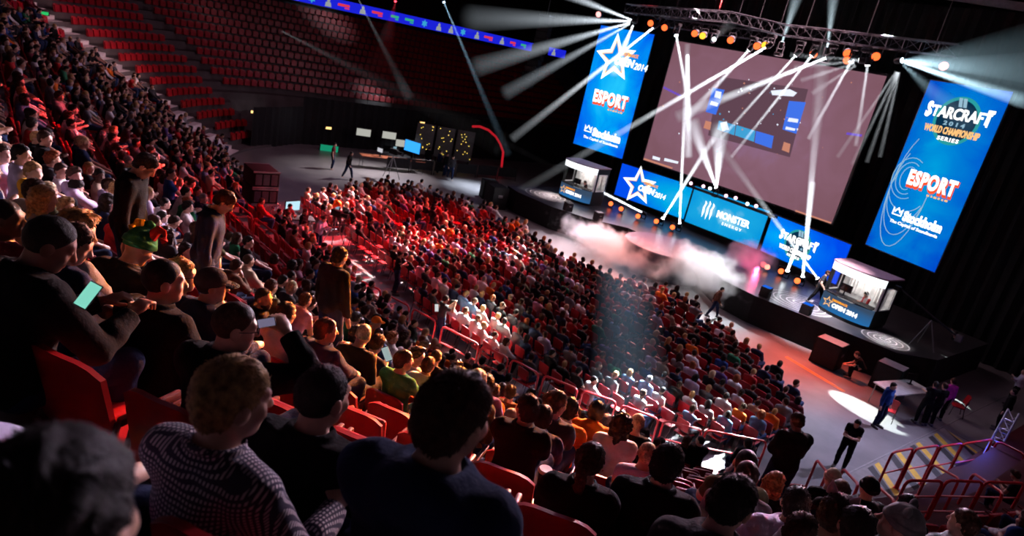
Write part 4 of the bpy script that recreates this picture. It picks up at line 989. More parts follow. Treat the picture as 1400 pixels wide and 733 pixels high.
# middle left
L_ = [(46, 236, 'talk', 'hoodie', 'yellow', 'short', 'blond', 'blond person in bright yellow hoodie'), (84, 234, 'talk', 'shirt', 'white', 'short', 'brown', 'brown-haired person in white top right of the yellow hoodie'),
      (30, 212, 'look_right', 'shirt', 'lavender', 'short', 'dark', 'dark-haired person in lavender top above the yellow hoodie'), (60, 224, 'look_right', 'tee', 'charcoal', 'short', 'dark', 'dark-haired person in charcoal between lavender and white tops'),
      (62, 190, 'look_right', 'jacket', 'black', 'short', 'brown', 'brown-haired man in black above the lavender top'), (102, 241, 'talk', 'hoodie', 'lavender', 'messy', 'brown', 'brown-haired person in pale hoodie right of the white top'),
      (122, 230, 'look_right', 'tee', 'black', 'long', 'blond', 'long-haired blonde in black left of the standing man'), (104, 256, 'phone', 'tee', 'black', 'short', 'dark', 'man in black tee below the pale hoodie'), (131, 254, 'talk', 'tee', 'black', 'short', 'dark', 'dark-haired man in black beside the standing man'),
      (91, 284, 'talk', 'tee', 'navy', 'messy', 'blond', 'fair curly-haired man in navy looking right'), (222, 297, 'lean', 'hoodie', 'lavender', 'short', 'dark', 'person in pale grey hoodie leaning forward'), (238, 304, 'phone', 'tee', 'grey', 'receding', 'brown', 'balding man in grey behind the pale grey hoodie'),
      (184, 276, 'phone', 'tee', 'black', 'short', 'brown', 'man in black tee right of the standing man'), (252, 224, 'look_right', 'tee', 'white', 'short', 'brown', 'man in white tee high in the red light'), (234, 238, 'look_right', 'tee', 'blue', 'short', 'dark', 'person in blue tee in the red light'),
      (247, 249, 'talk', 'tee', 'pink', 'crop', 'blond', 'person in pink tee below the blue tee'), (262, 250, 'chin', 'tee', 'red', 'short', 'brown', 'person in red tee with chin in hand'), (298, 321, 'talk', 'tee', 'olive', 'short', 'brown', 'person in olive tee right of the standing navy jacket'),
      (315, 324, 'lean', 'hoodie', 'grey', 'short', 'brown', 'person in grey hoodie leaning forward, right of the navy jacket'), (340, 331, 'look_right', 'tee', 'black', 'short', 'dark', 'dark-haired man in black near the stair rail'),
      (361, 409, dict(hy=-68, turn=-34, hp=2), 'jacket', 'black', 'receding', 'dark', 'bearded balding man in black turned to the right'), (387, 384, 'chin', 'tee', 'black', 'short', 'dark', 'man in black tee hugging his knees'), (391, 430, 'rest', 'shirt', 'white', 'short', 'dark', 'dark-haired man in white jersey left of the navy hoodie'),
      (425, 415, 'phone', 'jacket', 'brown', 'short', 'brown', 'man in brown jacket looking into his lap'), (446, 453, 'look_right', 'hoodie', 'navy', 'short', 'brown', 'brown-haired man in navy hoodie right of the white jersey'), (477, 430, 'look_right', 'tee', 'white', 'bun', 'blond', 'woman with fair hair in a bun and white top'),
      (488, 459, 'rest', 'shirt', 'white', 'messy', 'dark', 'dark curly-haired person in striped shirt'), (515, 471, 'phone', 'tee', 'navy', 'short', 'brown', 'brown-haired man in navy tee bent over a tablet'), (552, 494, 'look_right', 'tee', 'green', 'short', 'dark', 'dark-haired man in dark green tee'),
      (493, 442, 'rest', 'tee', 'charcoal', 'long', 'dark', 'long dark-haired person in charcoal'), (496, 419, 'talk', 'tee', 'orange', 'short', 'dark', 'man in orange tee by the stair rail'), (525, 419, 'rest', 'tee', 'red', 'short', 'dark', 'dark-haired person in red tee'),
      (515, 441, 'look_right', 'tee', 'orange', 'bald', 'dark', 'person in orange cap and orange tee'), (537, 449, 'look_right', 'hoodie', 'brown', 'short', 'brown', 'person in brown hoodie in the orange light'), (553, 459, 'rest', 'tee', 'charcoal', 'curly', 'brown', 'curly-haired person in charcoal in the orange light'),
      (578, 465, 'talk', 'tee', 'orange', 'short', 'ginger', 'ginger person in orange tee near the railing'), (597, 481, 'talk', 'tee', 'orange', 'crop', 'ginger', 'close-cropped ginger person in orange tee'), (572, 487, 'rest', 'jacket', 'black', 'short', 'dark', 'dark-haired man in black jacket in the orange light'),
      (505, 408, 'talk_l', 'tee', 'beige', 'crop', 'dark', 'person in beige tee resting on the stair rail'), (620, 489, 'rest', 'tee', 'orange', 'crop', 'brown', 'person in orange tee left of the railing corner'), (640, 488, 'rest', 'tee', 'brown', 'crop', 'brown', 'person in brown tee beside the railing corner'),
      (660, 494, 'rest', 'tee', 'charcoal', 'short', 'dark', 'dark-haired person in charcoal under the red railing'), (666, 508, 'look_right', 'tee', 'orange', 'short', 'ginger', 'ginger person in orange above the orange pair'), (668, 520, 'rest', 'hoodie', 'orange', 'crop', 'brown', 'person in orange hoodie behind the ginger person'),
      (686, 504, 'look_right', 'tee', 'navy', 'short', 'dark', 'dark-haired person in navy tee under the red railing'), (696, 517, 'rest', 'tee', 'beige', 'short', 'dark', 'person in beige tee lit orange beside the navy tee')]
for x, y, po, to, tc, ha, hc, la in L_:
    kw = {}
    if 'orange cap' in la: kw = dict(hat='cap', hatc='orange')
    if 'striped' in la: kw = dict(cloth=striped('stripes', (.6, .55, .55), (.12, .03, .04), .05))
    q = seated(x, y, po, to, tc, ha, hc, la, skin=random.choice(SK), **kw)
    if 'bearded' in la: beard(q, [c for c in q.children if c.name.startswith('hair')][0].matrix_basis.copy())
# people on their feet in the near stand
def stand_row(px, py, dist, **kw):
    P = at_depth(px, py, dist); k = int(round((rdist(P[0], P[1]) - ROW_R0) / ROW_P)); z = row_z(k); me, Mh, K = proto(kw.get('pose', 'stand'), kw.get('top', 'tee'), .011)
    s = min(max((P[2] - z) / Mh.translation.z, .92), 1.1); v = inward(P[0], P[1]); f = kw.pop('face', 0.)
    TAKEN.append((P[0], P[1], k))
    return person(frame((P[0], P[1], P[2] - Mh.translation.z * s), math.atan2(v[1], v[0]) - PI / 2 + R(f), s), kw.pop('pose', 'stand'), kw.pop('top', 'tee'), .011, kw.pop('tc', 'black'), **kw)
stand_row(177, 224, 6.9, pose='stand_down', top='jacket', tc='black', hair='short', hc='dark', face=-48, label='tall man in black jacket standing in the left stand looking down')
stand_row(287, 274, 7.4, pose='stand_down', top='jacket', tc='navy', hair='short', hc='brown', leg='denim', face=-48, label='man in navy bomber jacket standing among seated people at left')
stand_row(461, 352, 9.0, pose='stand', top='jacket', tc='black', hair='short', hc='dark', face=-6, label='man in long black coat standing with his back to us by the stairs')
stand_row(1093, 582, 9.6, pose='stand_phone', top='hoodie', tc='black', hair='short', hc='brown', face=4, label='man in black hoodie standing at the rail near the right end')

# ---- everyone else in the stand
NEAR = [(0, 300), (120, 300), (200, 330), (300, 362), (350, 385), (420, 440), (500, 498), (620, 545), (700, 545), (760, 590), (830, 600), (930, 612), (1010, 645), (1050, 640), (1100, 610), (1150, 600), (1400, 560), (1400, 790), (0, 790), (-300, 790), (-300, 300)]
RAILVIEW = [(272, 240), (330, 258), (425, 345), (405, 372), (340, 330), (280, 285)]
def inside(px, py, poly):
    c = False; n = len(poly)
    for i in range(n):
        (x0, y0), (x1, y1) = poly[i], poly[i - 1]
        if (y0 > py) != (y1 > py) and px < (x1 - x0) * (py - y0) / (y1 - y0) + x0: c = not c
    return c
rp = random.Random(11)
TC_W = [('black', 30), ('charcoal', 13), ('navy', 13), ('grey', 9), ('white', 12), ('lavender', 4), ('red', 5), ('maroon', 4), ('blue', 3), ('sky', 2), ('brown', 4), ('green', 2), ('orange', 2), ('pink', 2), ('purple', 2), ('olive', 3), ('beige', 3)]
def pick(w): return rp.choices([a for a, b in w], [b for a, b in w])[0]
HAIRS = [('short', 40), ('crop', 18), ('messy', 14), ('long', 14), ('receding', 5), ('pony', 4), ('curly', 4), ('bun', 2)]
HCS = [('dark', 40), ('brown', 34), ('blond', 16), ('ginger', 4), ('fair', 4), ('greyed', 3)]
SITS = [('rest', 20), ('lean', 18), ('chin', 10), ('fold', 10), ('phone', 10), ('slump', 8), ('look_left', 6), ('look_right', 14), ('tilt', 8), ('talk', 4), ('talk_l', 3)]
WANT = []           # (distance, x, y, z, rz, kind, row, section, number)
OCC = {}
def stand_use(s):
    """'person', 'empty' or None when the seat is out of the picture"""
    x, y, z, rz, k, sec, i, key = s
    px, py, d = to_px((x, y, z + 1.1))
    if d < .35 or not (-60 < px < 1460 and -40 < py < 800): return None
    for a, b, kk in TAKEN:
        if abs(kk - k) < 1 and math.hypot(a - x, b - y) < .44: return 'taken'
        if abs(kk - k) == 1 and math.hypot(a - x, b - y) < .1: return 'taken'
    if inside(px, py, NEAR) or inside(px, py, RAILVIEW): return 'empty'
    if sec in 'LR' or (sec == 'B' and key < -122.5): return 'empty'
    p = .9
    if sec == 'B' and key < -110: p = .6 if key > -116 else .3
    if 470 < px < 620 and 500 < py < 600: p = .2
    if sec == 'A' and key > -45: p = .35
    return 'person' if rp.random() < p else 'empty'
for s in SEATS:
    u = stand_use(s)
    if u is None: continue
    px, py, d = to_px((s[0], s[1], s[2] + .8))
    OCC[s] = u
# ---- the floor audience in front of the stage
FPOLY_PX = [(398, 262), (470, 246), (548, 240), (615, 262), (690, 283), (760, 335), (800, 352), (850, 370), (900, 384), (940, 398), (1000, 440), (1068, 492), (1098, 532), (1088, 590), (1000, 585), (900, 548), (830, 548), (745, 508), (640, 452), (560, 392), (520, 362), (455, 330)]
FPOLY = [tuple(on_z(x, y, 1.15)[:2]) for x, y in FPOLY_PX]
FLOOR = []
tilt = R(4); ct, st_ = math.cos(tilt), math.sin(tilt)
for j in range(22):
    for i in range(70):
        a, b = -38 + i * .56, 8.2 + j * .86
        x, y = -22 + (a + 22) * ct - (b - 16) * st_, 16 + (a + 22) * st_ + (b - 16) * ct
        if i in (21, 22, 44): continue
        if inside(x, y, FPOLY) and (rdist(x, y) < 7.7 if True else 0): FLOOR.append((x, y, 0., tilt + rp.uniform(-.05, .05), j, i))
jm = max(f[4] for f in FLOOR)
BLOCKED = []
def floor_use(f):
    px, py, d = to_px((f[0], f[1], 1.1)); p = .95
    for a, b in BLOCKED:
        if math.hypot(f[0] - a, f[1] - b) < .55: return 'blocked'
    if px < 600 and py < 340: p = .8
    if px < 520 and py > 300: p = .75
    if 500 < px < 640 and f[4] % 4 == 1 and py < 350: p = .3
    return 'person' if rp.random() < p else 'empty'
FUSE = {}
# ---------------------------------------------------------------- red tube guard rails, one panel each
def guard(a, b, z0, label, mids=1, top=None):
    a, b = Vector(a), Vector(b); h = (0 if isinstance(z0, tuple) else a.z - z0) if top is None else top; t = (b - a); L = t.length; t.normalize(); rr = .12
    dn = Vector((0, 0, -1)); za, zb = a.z - z0[0] if isinstance(z0, tuple) else h, b.z - z0[1] if isinstance(z0, tuple) else h
    pts = [a + dn * za, a + dn * rr]; pts += [a + dn * rr * .3 + t * rr * .3, a + t * rr]; pts += [b - t * rr, b + dn * rr * .3 - t * rr * .3, b + dn * rr, b + dn * zb]
    mb = MB(); mb.tube(pts, .032, 8); o = link('guard_rail', mb.mesh('guard_frame', red_rail))
    for i in range(mids):
        f = (i + 1) / (mids + 1); mb = MB(); mb.tube([a + dn * za * f, b + dn * zb * f], .024, 6); mb.build('cross_bar', red_rail, o)
    for p, zz in ((a, za), (b, zb)):
        mb = MB(); q = p + dn * zz; mb.box((q.x, q.y, q.z + .006), (.12, .12, .012)); mb.build('foot_plate', red_rail, o)
    return tag(o, label, 'railing', 'red guard rails around the rink')
RK = [((475, 376), (521, 397)), ((525, 401), (560, 419)), ((565, 422), (596, 439)), ((605, 446), (655, 471)), ((659, 473), (695, 489)), ((700, 491), (737, 511)), ((744, 513), (790, 532)), ((797, 534), (843, 549)), ((850, 554), (901, 573)), ((908, 575), (960, 588)), ((966, 588), (1049, 604))]
NTH = ['first', 'second', 'third', 'fourth', 'fifth', 'sixth', 'seventh', 'eighth', 'ninth', 'tenth', 'eleventh', 'twelfth', 'thirteenth', 'fourteenth', 'fifteenth', 'sixteenth', 'seventeenth', 'eighteenth', 'nineteenth', 'twentieth']
for i, (p, q) in enumerate(RK):
    guard(on_z(*p, 1.08), on_z(*q, 1.08), 0., 'red tube guard rail on the rink edge, %s of eleven counted from the stairs' % NTH[i])
for i, (p, q) in enumerate([((1220, 619), (1249, 613)), ((1252, 614), (1284, 609)), ((1286, 611), (1316, 606)), ((1317, 607), (1357, 601)), ((1364, 603), (1402, 622))]):
    guard(on_z(*p, 1.35), on_z(*q, 1.35), .0, 'red guard rail beside the hazard stripes, %s of five from the left' % NTH[i])
for i, (p, q) in enumerate([((1240, 657), (1290, 658)), ((1294, 657), (1345, 659)), ((1347, 659), (1402, 661))]):
    a, b = on_z(*p, 2.8), on_z(*q, 2.8); guard(a, b, 1.6, 'red guard rail over the dark entrance, %s of three from the left' % NTH[i], 2)
    mb = MB(); c = (a + b) / 2; mb.box((c[0] - .05, c[1] - .05, 1.45), (np.linalg.norm(b - a) + .06, .05, .5), rot=(0, 0, math.atan2(b[1] - a[1], b[0] - a[0])), ch=.01)
    tag(mb.build('parapet_board', mat('red_board', (.16, .008, .014), .45)), 'dark red parapet board under the entrance railing, %s of three' % NTH[i], 'parapet')
for i, (p, q, z) in enumerate([((1117, 629), (1131, 646), 1.6), ((1153, 641), (1174, 663), 2.0), ((1190, 656), (1224, 686), 2.5), ((1275, 635), (1312, 655), 2.1), ((1331, 647), (1372, 675), 2.5)]):
    a = on_z(*p, z); b = on_z(*q, z + .4); guard(a, b, (z - .95, z - .55), 'short sloping red handrail at the right, %s counted from the standing black hoodie' % NTH[i], 0)
for i, (p, q) in enumerate([((290, 252), (313, 270)), ((315, 272), (345, 295)), ((348, 297), (381, 323)), ((383, 325), (403, 345))]):
    P = [stand_hit for stand_hit in ()]
    def surf(px, py, off):
        d = ray(px, py); t = 2.
        while t < 60:
            X = EYE + d * t; r = rdist(X[0], X[1]); h = max(0., ROW_Z0 + (r - 9.8) * ROW_H / ROW_P)
            if X[2] < h + off: return X, h
            t += .01
    (a, ha), (b, hb) = surf(*p, 1.15), surf(*q, 1.15)
    guard(a, b, (max(ha - .05, 0), max(hb - .05, 0)), 'red stair railing in the left stand, %s of four going down' % NTH[i], 1)

# ---------------------------------------------------------------- player booths
def booth(loc, yaw, label, s=1.):
    W_, DP, B = 1.15, 1.25, .42
    def plan(k=1., n=14): return [(-W_ * k * math.cos(PI * i / n), -B * k * math.sin(PI * i / n)) for i in range(n + 1)] + [(W_ * k, DP), (-W_ * k, DP)]
    def band(k0, k1, z0, z1, front_only=False, close=False):
        mb = MB(); A = plan(k0)[:15 if front_only else None]; Bq = plan(k1)[:15 if front_only else None]; n = len(A)
        idx = range(14) if front_only else range(n)
        V = [(x, y, z0) for x, y in A] + [(x, y, z1) for x, y in Bq]
        mb.add(V, [(i, (i + 1) % n, n + (i + 1) % n, n + i) for i in idx])
        if close: mb.add([(x, y, z1) for x, y in Bq], [tuple(range(n))])
        return mb
    root = band(.98, .98, .0, .14, close=True).build('player_booth', black_case, smooth=False); root.matrix_basis = frame(loc, R(yaw), s)
    tag(root, label, 'booth', 'curved glass player booths on the stage')
    lw = led_mat('booth_front', 2.4, 1., (.02, .20, .55), (.05, .09, .16), (.1, .45, .8), .8, seed=loc[0])
    band(1., 1., .14, .86, True).build('front_panel', lw, root)
    mb = MB(); ring_shape(mb, star_pts(.26, .11), star_pts(.17, .07), -.02, 0); o = mb.build('star_emblem', E_GOLD, root, smooth=False); o.location = (-.62, -.42, .52)
    put_text(root, 'OPEN 2014', .18, .46, 1.15, E_WHITE, -.455, bold=.05, height=.2); put_text(root, 'DREAMHACK', -.1, .68, .7, E_ORANGE, -.46, bold=.04, height=.1)
    band(1.02, 1.03, 1.86, 2.2, True).build('header_sign', emit('booth_header', (.9, .93, 1), 1.7), root)
    mb = MB(); n_ = 17; A = plan(1.06); mb.add([(x, y, 2.2) for x, y in A] + [(x, y, 2.26) for x, y in A], [tuple(range(n_))[::-1], tuple(range(n_, 2 * n_))] + [(i, (i + 1) % n_, n_ + (i + 1) % n_, n_ + i) for i in range(n_)]); mb.build('roof', mat('booth_roof', (.30, .18, .2), .5), root, smooth=False)
    gm = MATS.get('booth_glass')
    if not gm:
        gm = bpy.data.materials.new('booth_glass'); nt, N, L = nodes_of(gm); oo = N.new('ShaderNodeOutputMaterial'); mx = N.new('ShaderNodeMixShader'); tr = N.new('ShaderNodeBsdfTransparent'); gl = N.new('ShaderNodeBsdfGlossy'); gl.inputs['Roughness'].default_value = .05; mx.inputs[0].default_value = .06
        L.new(tr.outputs[0], mx.inputs[1]); L.new(gl.outputs[0], mx.inputs[2]); L.new(mx.outputs[0], oo.inputs[0]); MATS['booth_glass'] = gm
    band(1., 1., .86, 1.86, True).build('window_glass', gm, root)
    for i in (0, 14):
        x, y = plan(1.)[i]; mb = MB(); mb.box((x, y, 1.36), (.07, .07, 1.0)); mb.build('window_post', white_paint if i else black_case, root)
    for sx in (-1, 1):                                                     # side wall with a window in it
        x = sx * W_; y0, y1 = .0, DP; mb = MB()
        mb.box((x, (y0 + y1) / 2, .5), (.04, DP, .72)); mb.box((x, (y0 + y1) / 2, 2.03), (.04, DP, .34)); mb.box((x, .12, 1.36), (.04, .24, 1.0)); mb.box((x, 1.15, 1.36), (.04, .2, 1.0)); mb.build('side_wall', black_case, root, smooth=False)
        mb = MB()
        for c, d in (((x + sx * .025, .64, .88), (.03, .84, .05)), ((x + sx * .025, .64, 1.84), (.03, .84, .05)), ((x + sx * .025, .24, 1.36), (.03, .05, 1.0)), ((x + sx * .025, 1.05, 1.36), (.03, .05, 1.0))): mb.box(c, d)
        mb.build('side_window_frame', white_paint, root, smooth=False)
    mb = MB(); mb.box((0, DP, 1.17), (2.3, .05, 2.06)); mb.build('back_wall', white_paint, root)
    for i in range(3):
        mb = MB(); V = []
        for j in range(17): V += [(-.85 + i * .6 + j * .03, DP - .08 + .03 * math.sin(j * 1.3), .9), (-.85 + i * .6 + j * .03, DP - .08 + .03 * math.sin(j * 1.3), 1.86)]
        mb.add(V, [(2 * j, 2 * j + 2, 2 * j + 3, 2 * j + 1) for j in range(16)]); mb.build('curtain', white_paint, root)
    mb = MB(); mb.box((0, .12, .86), (2.1, .6, .04), ch=.01); mb.build('desk_top', black_case, root)
    li = bpy.data.lights.new('booth_lamp', 'AREA'); li.energy = 40; li.size = .8; li.color = (1, .95, .92); lo = link('booth_lamp', li, root, (0, .5, 2.1)); return root
def monitor(M, label, col=(.1, .35, .6), cat='monitor', w=.56, st=1.0):
    mb = MB(); mb.box((0, 0, .36), (w, .04, w * .6), ch=.008); root = mb.build('monitor', black_case); root.matrix_basis = M; tag(root, label, cat)
    mb = MB(); mb.add([(-w * .47, .0215, .36 - w * .27), (w * .47, .0215, .36 - w * .27), (w * .47, .0215, .36 + w * .27), (-w * .47, .0215, .36 + w * .27)], [(3, 2, 1, 0)]); mb.build('display', emit('mon_%g_%g' % (col[0], st), col, st), root, smooth=False)
    mb = MB(); mb.box((0, -.03, .1), (.06, .03, .2)); mb.box((0, -.02, .01), (.24, .18, .02), ch=.006); mb.build('stand', black_case, root); return root
BR = (-11.55, 29.35, 1.3); BL = (-28.8, 28.7, 1.3)
booth(BR, -4, 'curved glass player booth with white header at the right end of the stage', 1.03)
booth(BL, 10, 'curved glass player booth with glowing header at the far left of the stage', 1.05)
monitor(frame((BR[0] - .35, BR[1] + .1, 1.3 + .92), R(-4), 1.), 'dark monitor on the desk inside the right player booth', (.02, .03, .05))
monitor(frame((BL[0] - .2, BL[1] + .12, 1.3 + .84), R(10), .95), 'dark monitor on the desk inside the left player booth', (.02, .03, .05))
def headphones(r, Mh):
    mb = MB(); mb.tube([(.092 * math.cos(a), -.01, .03 + .115 * math.sin(a)) for a in np.linspace(-.1, PI + .1, 15)], .012, 6)
    for s in (-1, 1): mb.lathe([(.001, -.02), (.036, -.02), (.04, .0), (.034, .02), (.001, .022)], 14, 0, Matrix.Translation((s * .092, -.01, .0)) @ Matrix.Rotation(PI / 2, 4, 'Y'))
    o = mb.build('headset', white_paint, r); o.matrix_basis = Mh
pb = person(frame((BR[0] + .45, BR[1] + .62, 1.3 + .14), R(150)), 'phone', 'shirt', .012, 'white', 'short', 'dark', label='player in white and red top with white headset inside the right booth', cloth=striped('red_white', (.7, .68, .68), (.55, .03, .03), .3)); headphones(pb, proto('phone', 'shirt', .012)[1])
person(frame((BL[0] + .2, BL[1] + .6, 1.3 + .13), R(150), .95), 'phone', 'shirt', .016, 'black', 'short', 'dark', label='player in black top inside the far left booth')

# ---------------------------------------------------------------- speakers and boxes by the stage
def speaker_box(c, d, yaw, label, top_graphic=False, lamp=None):
    mb = MB(); mb.box((0, 0, d[2] / 2), d, ch=.02); root = mb.build('speaker_cabinet', black_case); root.matrix_basis = frame(c, R(yaw)); tag(root, label, 'speaker')
    mb = MB(); mb.box((0, -d[1] / 2 - .006, d[2] / 2), (d[0] * .9, .012, d[2] * .9)); mb.build('grille', mat('grille_cloth', (.02, .02, .022), .8, .2, bump=.5, bscale=220), root)
    for sx in (-1, 1): mb = MB(); mb.box((sx * (d[0] / 2 + .004), 0, d[2] * .6), (.008, d[1] * .3, d[2] * .12), ch=.003); mb.build('handle', grey_metal, root)
    if top_graphic:
        mb = MB()
        for i in range(5):
            A = arc(-d[0] * .1, 0, d[0] * (.08 + .07 * i), d[1] * (.06 + .07 * i), 20, 300, 20); Bq = arc(-d[0] * .1, 0, d[0] * (.045 + .07 * i), d[1] * (.03 + .07 * i), 20, 300, 20)
            for q in range(20): mb.add([(A[q][0], A[q][1], d[2] + .004), (A[q + 1][0], A[q + 1][1], d[2] + .004), (Bq[q + 1][0], Bq[q + 1][1], d[2] + .004), (Bq[q][0], Bq[q][1], d[2] + .004)], [(0, 1, 2, 3)])
        mb.box((0, 0, d[2] + .001), (d[0] * .94, d[1] * .94, .004)); mb.build('top_graphic', mat('pale_vinyl', (.22, .19, .23), .5), root, smooth=False)
    if lamp:
        mb = MB(); mb.box((0, 0, d[2] + .006), (d[0] * .9, d[1] * .9, .012)); mb.build('lit_top', emit('blue_top', (.01, .12, .7), 1.0), root)
    return root
speaker_box((-10.45, 26.6, 0), (1.05, .8, 1.08), 6, 'big black subwoofer box with patterned pale top before the right stage front', True)
speaker_box((-8.25, 27.1, 0), (.95, .8, 1.1), 6, 'black speaker box with patterned top at the right corner of the stage', True)
speaker_box((-12.35, 27.55, 1.3), (.42, .42, .45), 10, 'small black cube with blue top on the stage edge below the right booth', lamp=True)
speaker_box((-14.25, 27.35, 1.3), (.42, .42, .45), 10, 'small black cube with blue top at the middle of the stage edge', lamp=True)
speaker_box((-26.6, 26.2, 1.3), (.42, .42, .5), -8, 'small black monitor cube on the left stage edge beside the left booth')
speaker_box((-24.9, 27.0, 1.3), (.42, .42, .5), -8, 'small black monitor cube on the left stage edge nearest the round platform')
speaker_box((-31.3, 24.6, 0), (1.2, 1., 1.35), -10, 'big black subwoofer box on the floor at the far left stage corner')
speaker_box((-33.2, 25.4, 0), (.9, .9, 1.2), -20, 'black speaker box left of the far left subwoofer')
# line arrays hung from the roof
def line_array(top, n, bend, label):
    root = empty('line_array', top); tag(root, label, 'speaker'); y, z, a = 0., 0., 0.
    for i in range(n):
        mb = MB(); mb.prism([(-.16, -.28), (.16, -.24), (.16, .24), (-.16, .28)], -.6, .6, 0, Matrix.Rotation(PI / 2, 4, 'Z')); o = mb.build('array_cabinet', black_case, root); o.location = (0, y, z - .3); o.rotation_euler = (a, 0, 0)
        mb = MB(); mb.box((0, -.17, 0), (1.1, .012, .42)); mb.build('grille', mat('grille_cloth', (.02, .02, .022), .8), o)
        z -= .47 * math.cos(a); y -= .47 * math.sin(-a) * -1; a += bend
    mb = MB(); mb.tube([(0, 0, 0), (0, 0, 23.9 - top[2])], .02, 6); mb.box((0, 0, .02), (1.1, .5, .08)); mb.build('rigging_frame', grey_metal, root)
t_ = on_y(748, 22, 30); line_array(tuple(t_), 10, R(2.), 'tall curved column of hanging loudspeakers left of the left LED banner')

# ---------------------------------------------------------------- trusses and lamps
def truss(a, b, label, w=.45, name='lighting_truss', m=None, step=.6, hang=True):
    a, b = Vector(a), Vector(b); t = (b - a).normalized(); up = Vector((0, 0, 1)) if abs(t.z) < .9 else Vector((1, 0, 0)); s = t.cross(up).normalized(); up = s.cross(t); L = (b - a).length; m = m or alu
    root = empty(name, tuple(a)); tag(root, label, 'truss'); C = [(s * i + up * j) * w / 2 for i, j in ((-1, -1), (1, -1), (1, 1), (-1, 1))]
    for c in C: mb = MB(); mb.tube([c, c + t * L], .027, 7); mb.build('chord', m, root)
    mb = MB(); n = max(2, int(L / step))
    for i in range(n):
        for q in range(4):
            p0 = C[q] + t * L * (i / n); p1 = C[(q + 1) % 4] + t * L * ((i + 1) / n); mb.tube([p0, p1], .012, 5, caps=False); mb.tube([C[q] + t * L * (i / n), C[(q + 1) % 4] + t * L * (i / n)], .012, 5, caps=False)
    mb.build('lattice', m, root)
    if hang:
        for f in (.12, .5, .88): mb = MB(); p = t * L * f; mb.tube([p, p + Vector((0, 0, 23.9 - (a.z + p.z)))], .012, 5); mb.build('hoist_cable', black_metal, root)
    return root
tp = [on_y(858, 12, 29.), on_y(1000, 24, 28.4), on_y(1075, 42, 28.4), on_y(1310, 70, 29.)]
mid_alu = mat('mid_truss', (.3, .3, .32), .35, .9); dark_alu = mat('dark_truss', (.09, .085, .10), .4, .8)
truss(tp[0], tp[1], 'left length of the front lighting truss over the stage', m=dark_alu); truss(tp[1], tp[2], 'short middle length of the front lighting truss over the stage', m=dark_alu); truss(tp[2], tp[3], 'long dark right length of the front lighting truss', m=dark_alu)
truss(on_y(905, 30, 31.5), on_y(1060, 52, 31.5), 'rear lighting truss just above the big screen', m=dark_alu)
tt = on_z(1337, 652, .0); t2 = on_y(1385, 565, tt[1] + 1.6); truss(tuple(tt), tuple(t2), 'leaning truss tower lit blue by the entrance at lower right', .3, 'truss_tower', hang=False, step=.32)

def rot_to(d):
    """rotation whose -Z looks along d"""
    return Vector(d).to_track_quat('-Z', 'Y').to_matrix().to_4x4()
LAMPS = []
def moving_head(p, d, label, col=(1, 1, 1), st=14., s=1., hang=True):
    p = Vector(p); d = Vector(d).normalized(); root = empty('moving_head_lamp', tuple(p)); tag(root, label, 'stage lamp', 'moving head lamps of the stage'); root.scale = (s, s, s)
    z = 1 if hang else -1
    mb = MB(); mb.box((0, 0, .42 * z), (.34, .3, .14), ch=.02); mb.build('base', black_metal, root)
    mb = MB()
    for q in (-1, 1): mb.box((q * .17, 0, .2 * z), (.035, .09, .36), ch=.01)
    mb.box((0, 0, .34 * z), (.36, .11, .04)); mb.build('yoke', black_metal, root)
    mb = MB(); mb.lathe([(.03, .17), (.10, .16), (.125, .05), (.125, -.1), (.115, -.16), (.1, -.165)], 16); h = mb.build('lamp_head', black_metal, root); h.matrix_basis = rot_to(d)
    mb = MB(); mb.lathe([(.001, -.172), (.085, -.17), (.1, -.165), (.1, -.16)], 16); mb.build('lens', emit('lens_%g_%g_%g_%g' % (*col, st), col, st, False), h); return p + d * .2 * s
def par_can(p, d, label, col, st=9., s=1.):
    p = Vector(p); root = empty('par_lamp', tuple(p)); tag(root, label, 'stage lamp', 'small coloured stage lamps'); root.scale = (s, s, s); Rm = rot_to(d)
    mb = MB(); mb.lathe([(.03, .2), (.09, .18), (.12, .02), (.125, -.14), (.12, -.14)], 14); h = mb.build('lamp_body', black_metal, root); h.matrix_basis = Rm
    mb = MB(); mb.lathe([(.001, -.19), (.06, -.18), (.105, -.15), (.12, -.12)], 14); mb.build('lens', emit('par_%g_%g_%g_%g' % (*col, st), col, st, False), h)
    mb = MB(); mb.tube([(-.14, 0, 0), (-.14, 0, .2), (.14, 0, .2), (.14, 0, 0)], .012, 5); mb.build('bracket', black_metal, root)

# ---------------------------------------------------------------- far floor: mixing desk, panels, cases
def table(c, w, d, h, yaw, label, m=black_case, topm=None):
    root = empty('folding_table', c, R(yaw)); tag(root, label, 'table'); mb = MB(); mb.box((0, 0, h), (w, d, .05), ch=.01); mb.build('table_top', topm or m, root)
    for sx in (-1, 1):
        for sy in (-1, 1): mb = MB(); mb.tube([(sx * (w / 2 - .08), sy * (d / 2 - .08), 0), (sx * (w / 2 - .08), sy * (d / 2 - .08), h)], .018, 6); mb.build('leg', grey_metal, root)
    return root
table((-39.2, 21.6, 0), 4.4, .8, .82, 82, 'long control table with an orange cloth edge at the far side of the floor', topm=mat('desk_orange', (.30, .09, .04), .6))
monitor(frame((-39.1, 22.9, .85), R(205), 2.4), 'bright blue monitor on the far control table', (.03, .30, .85), w=.56, st=1.6)
monitor(frame((-39.2, 20.6, .85), R(200), 1.2), 'small white screen on the far control table', (.7, .7, .75), w=.4, st=.8)
